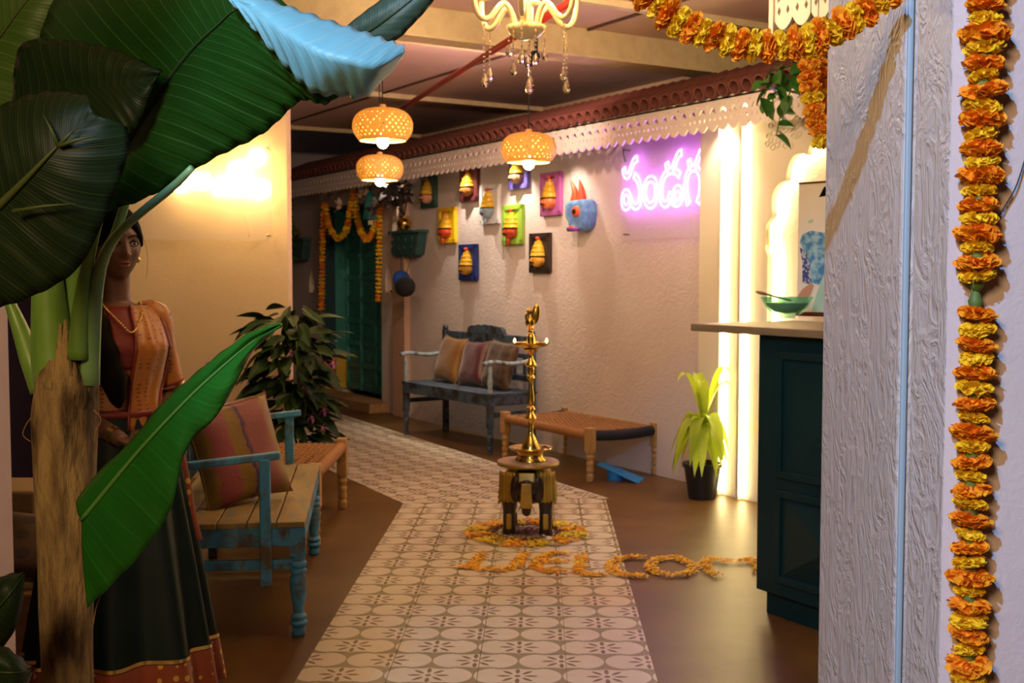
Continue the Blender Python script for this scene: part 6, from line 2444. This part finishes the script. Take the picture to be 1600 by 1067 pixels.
b.tube(spline([face_pt(-0.021, -0.0645, -0.001), face_pt(-0.008, -0.058, 0.0015), face_pt(0.0, -0.0595, 0.001), face_pt(0.008, -0.058, 0.0015), face_pt(0.021, -0.0645, -0.001)], 14), [0.0015, 0.003, 0.004, 0.0045, 0.0045, 0.004, 0.004, 0.004, 0.004, 0.0045, 0.0045, 0.004, 0.003, 0.0015], 8, flat=0.7)
b.tube(spline([face_pt(-0.020, -0.0655, -0.001), face_pt(-0.009, -0.070, 0.0015), face_pt(0.009, -0.070, 0.0015), face_pt(0.020, -0.0655, -0.001)], 14), [0.0015, 0.003, 0.0045, 0.005, 0.0055, 0.0055, 0.0055, 0.0055, 0.0055, 0.0055, 0.005, 0.0045, 0.003, 0.0015], 8, flat=0.7)
b.build('lips', MAT['lip'], wm)
MB().ball(face_pt(0.0, 0.030, 0.0005), (0.003, 0.002, 0.003), 8, 6).build('bindi', MAT['maroon'], wm)
MB().ball(face_pt(0.0155, -0.033, 0.001), 0.002, 8, 6).build('nose_stud', MAT['gold'], wm)


def hair_fn(d, p):
    q = Vector((d.x * 0.080, d.y * 0.102, d.z * 0.127))
    if d.z < -0.3:
        q.z *= 0.75
    # hairline: below it on the front the cap sinks into the head
    line = 0.56 - 0.62 * min(1.0, abs(d.x) * 1.15) ** 2.2
    front = max(0.0, min(1.0, (-d.y + 0.12) * 4))
    below = max(0.0, min(1.0, (line - d.z) * 9))
    k = front * below
    q *= 1 - 0.22 * k
    q.z += 0.003
    q *= 1 - 0.018 * g_(d.x, 0.05) * (1 if d.z > 0.2 else 0)
    return q


MB().ball(HC + Vector((0, 0.004, 0)), (1, 1, 1), 64, 48, hair_fn).build('hair', MAT['hair'], wm)
MB().tube(spline([HC + Vector((0, 0.085, -0.03)), Vector((-0.045, 0.085, 1.40)), Vector((-0.088, 0.02, 1.335)), Vector((-0.105, -0.075, 1.265)), Vector((-0.088, -0.145, 1.16)), Vector((-0.065, -0.165, 1.06)), Vector((-0.050, -0.160, 0.985))], 40),
          [(0.030 + 0.014 * sin(pi * i / 39)) * (1 + 0.10 * sin(i * 1.25)) * (1.0 if i < 34 else 1 - (i - 34) / 6.5) for i in range(40)], 14).build('braid', MAT['hair'], wm)
for s in (1, -1):
    MB().tube(spline([HC + Vector((s * 0.060, -0.05, 0.05)), HC + Vector((s * 0.082, -0.045, -0.02)), HC + Vector((s * 0.080, -0.05, -0.085)), HC + Vector((s * 0.074, -0.052, -0.11))], 12), 0.0006, 4).build('stray_hair', MAT['hair'], wm)

# clothes
b = MB()
torso_mesh(b, 0.008, 0.90, 1.285)
solid(b.build('blouse', MAT['saree'], wm), 0.003)
for s in (-1, 1):
    sh = Vector((s * 0.118, 0.010, 1.258))
    en = sh.lerp(ELB[s], 0.86)
    pts = [sh + Vector((-s * 0.045, 0, 0.010)), sh + Vector((s * 0.006, 0, 0.0)), sh.lerp(ELB[s], 0.35), sh.lerp(ELB[s], 0.65), en]
    sl = MB().tube(spline(pts, 14), [0.042, 0.049, 0.055, 0.057, 0.057, 0.057, 0.056, 0.056, 0.055, 0.055, 0.054, 0.054, 0.054, 0.054], 22, cap=False).build('sleeve', MAT['saree'], wm)
    d_ = (ELB[s] - sh).normalized()
    MB().tube([en - d_ * 0.016, en + d_ * 0.002], 0.0555, 22, cap=False).build('sleeve_band', MAT['maroon'], sl)
    MB().tube([en - d_ * 0.006, en - d_ * 0.001], 0.0565, 22, cap=False).build('gold_edge', MAT['gold'], sl)
    MB().tube([WRI[s] * 0.92 + ELB[s] * 0.08 - Vector((0, 0, 0.0)), WRI[s] * 0.84 + ELB[s] * 0.16], 0.0285, 18, cap=False).build('bangle', MAT['gold'], wm)


def chest(x, z, out=0.02):
    """a point on the front of the torso"""
    for a, c in zip(rings[:-1], rings[1:]):
        if a[0] <= z <= c[0]:
            k = (z - a[0]) / (c[0] - a[0])
            rx, ry, cy = (a[i] + (c[i] - a[i]) * k for i in (1, 2, 3))
            break
    else:
        rx, ry, cy = 0.07, 0.052, 0.016
    cx_ = max(-0.98, min(0.98, x / (rx + out)))
    bust = 0.020 * (g_(cx_ - 0.55, 0.32) + g_(cx_ + 0.55, 0.32)) * g_(z - 1.155, 0.045)
    return Vector((x, cy - (ry + out) * sqrt(1 - cx_ * cx_) - bust, z))


def drape(u, v):
    z = 1.305 - 0.40 * u
    x0 = 0.022 - 0.03 * u
    x1 = 0.118 + 0.022 * sin(pi * min(1, u * 1.3)) - 0.04 * max(0, u - 0.6)
    p = chest(x0 + (x1 - x0) * v, min(z, 1.30), 0.018 + 0.003 * sin(v * 18))
    return p


dr_ = MB().grid(drape, 24, 16).build('drape', MAT['saree'], wm)
solid(dr_, 0.004)
for v, nm in ((0.0, 'inner_border'), (1.0, 'outer_border')):
    MB().tube([drape(i / 20, v) + Vector((0, -0.004, 0)) for i in range(21)], 0.006, 6).build(nm, MAT['maroon'], dr_)


def inner(u, v):
    z = 1.300 - 0.20 * u
    return chest(-0.055 + 0.095 * v * (1 - 0.15 * u), z, 0.0145)


solid(MB().grid(inner, 12, 10).build('front_panel', MAT['maroon'], wm), 0.003)
beads = [Vector((-0.062, -0.03, 1.315))] + [chest(x, 1.300 - 0.085 * (1 - (abs(x - 0.005) / 0.065) ** 1.2), 0.024) for x in (-0.055, -0.04, -0.022, 0.0, 0.02, 0.038, 0.055)] + [Vector((0.070, -0.02, 1.315))]
nk = MB().tube(spline(beads, 30), 0.0012, 5).build('necklace', MAT['gold'], wm)
bdm = MB().ball((0, 0, 0), 0.0042, 8, 6).mesh('bead', MAT['gold'])
for p in spline(beads, 34):
    link_mesh('bead', bdm, nk, p)


def skirt_fn(z0, z1, grow):
    def f(u, v):
        z = z0 + (z1 - z0) * u
        k = max(0, (0.97 - z) / 0.95)
        a = v * 2 * pi
        pl = 0.030 * k * sin(a * 13 + 2.0 * sin(a * 2)) + 0.014 * k * sin(a * 5 + 1)
        rx = 0.145 + 0.165 * k ** 0.75 + pl + grow
        ry = 0.108 + 0.150 * k ** 0.8 + pl + grow
        return Vector((rx * cos(a), 0.005 + ry * sin(a), z))
    return f


MB().grid(skirt_fn(0.97, 0.025, 0.0), 30, 180).build('skirt', MAT['skirt'], wm)
MB().grid(skirt_fn(0.165, 0.022, 0.004), 6, 180).build('skirt_border', MAT['border'], wm)
MB().grid(skirt_fn(0.180, 0.168, 0.005), 1, 180).build('gold_band', MAT['gold'], wm)
MB().tube([(0.150 * cos(2 * pi * k / 40), 0.005 + 0.112 * sin(2 * pi * k / 40), 0.955) for k in range(40)], 0.014, 8, closed=True).build('waistband', MAT['maroon'], wm)
sash = spline([Vector((0.13, -0.085, 0.94)), Vector((0.155, -0.11, 0.80)), Vector((0.165, -0.13, 0.66)), Vector((0.175, -0.15, 0.55))], 14)


def sash_fn(u, v):
    p = crom(sash, u)
    return p + Vector((0.012 * (v - 0.5), -0.012 * (v - 0.5) - 0.03 - 0.06 * u, 0))


solid(MB().grid(sash_fn, 14, 3).build('sash_end', MAT['border'], wm), 0.003)
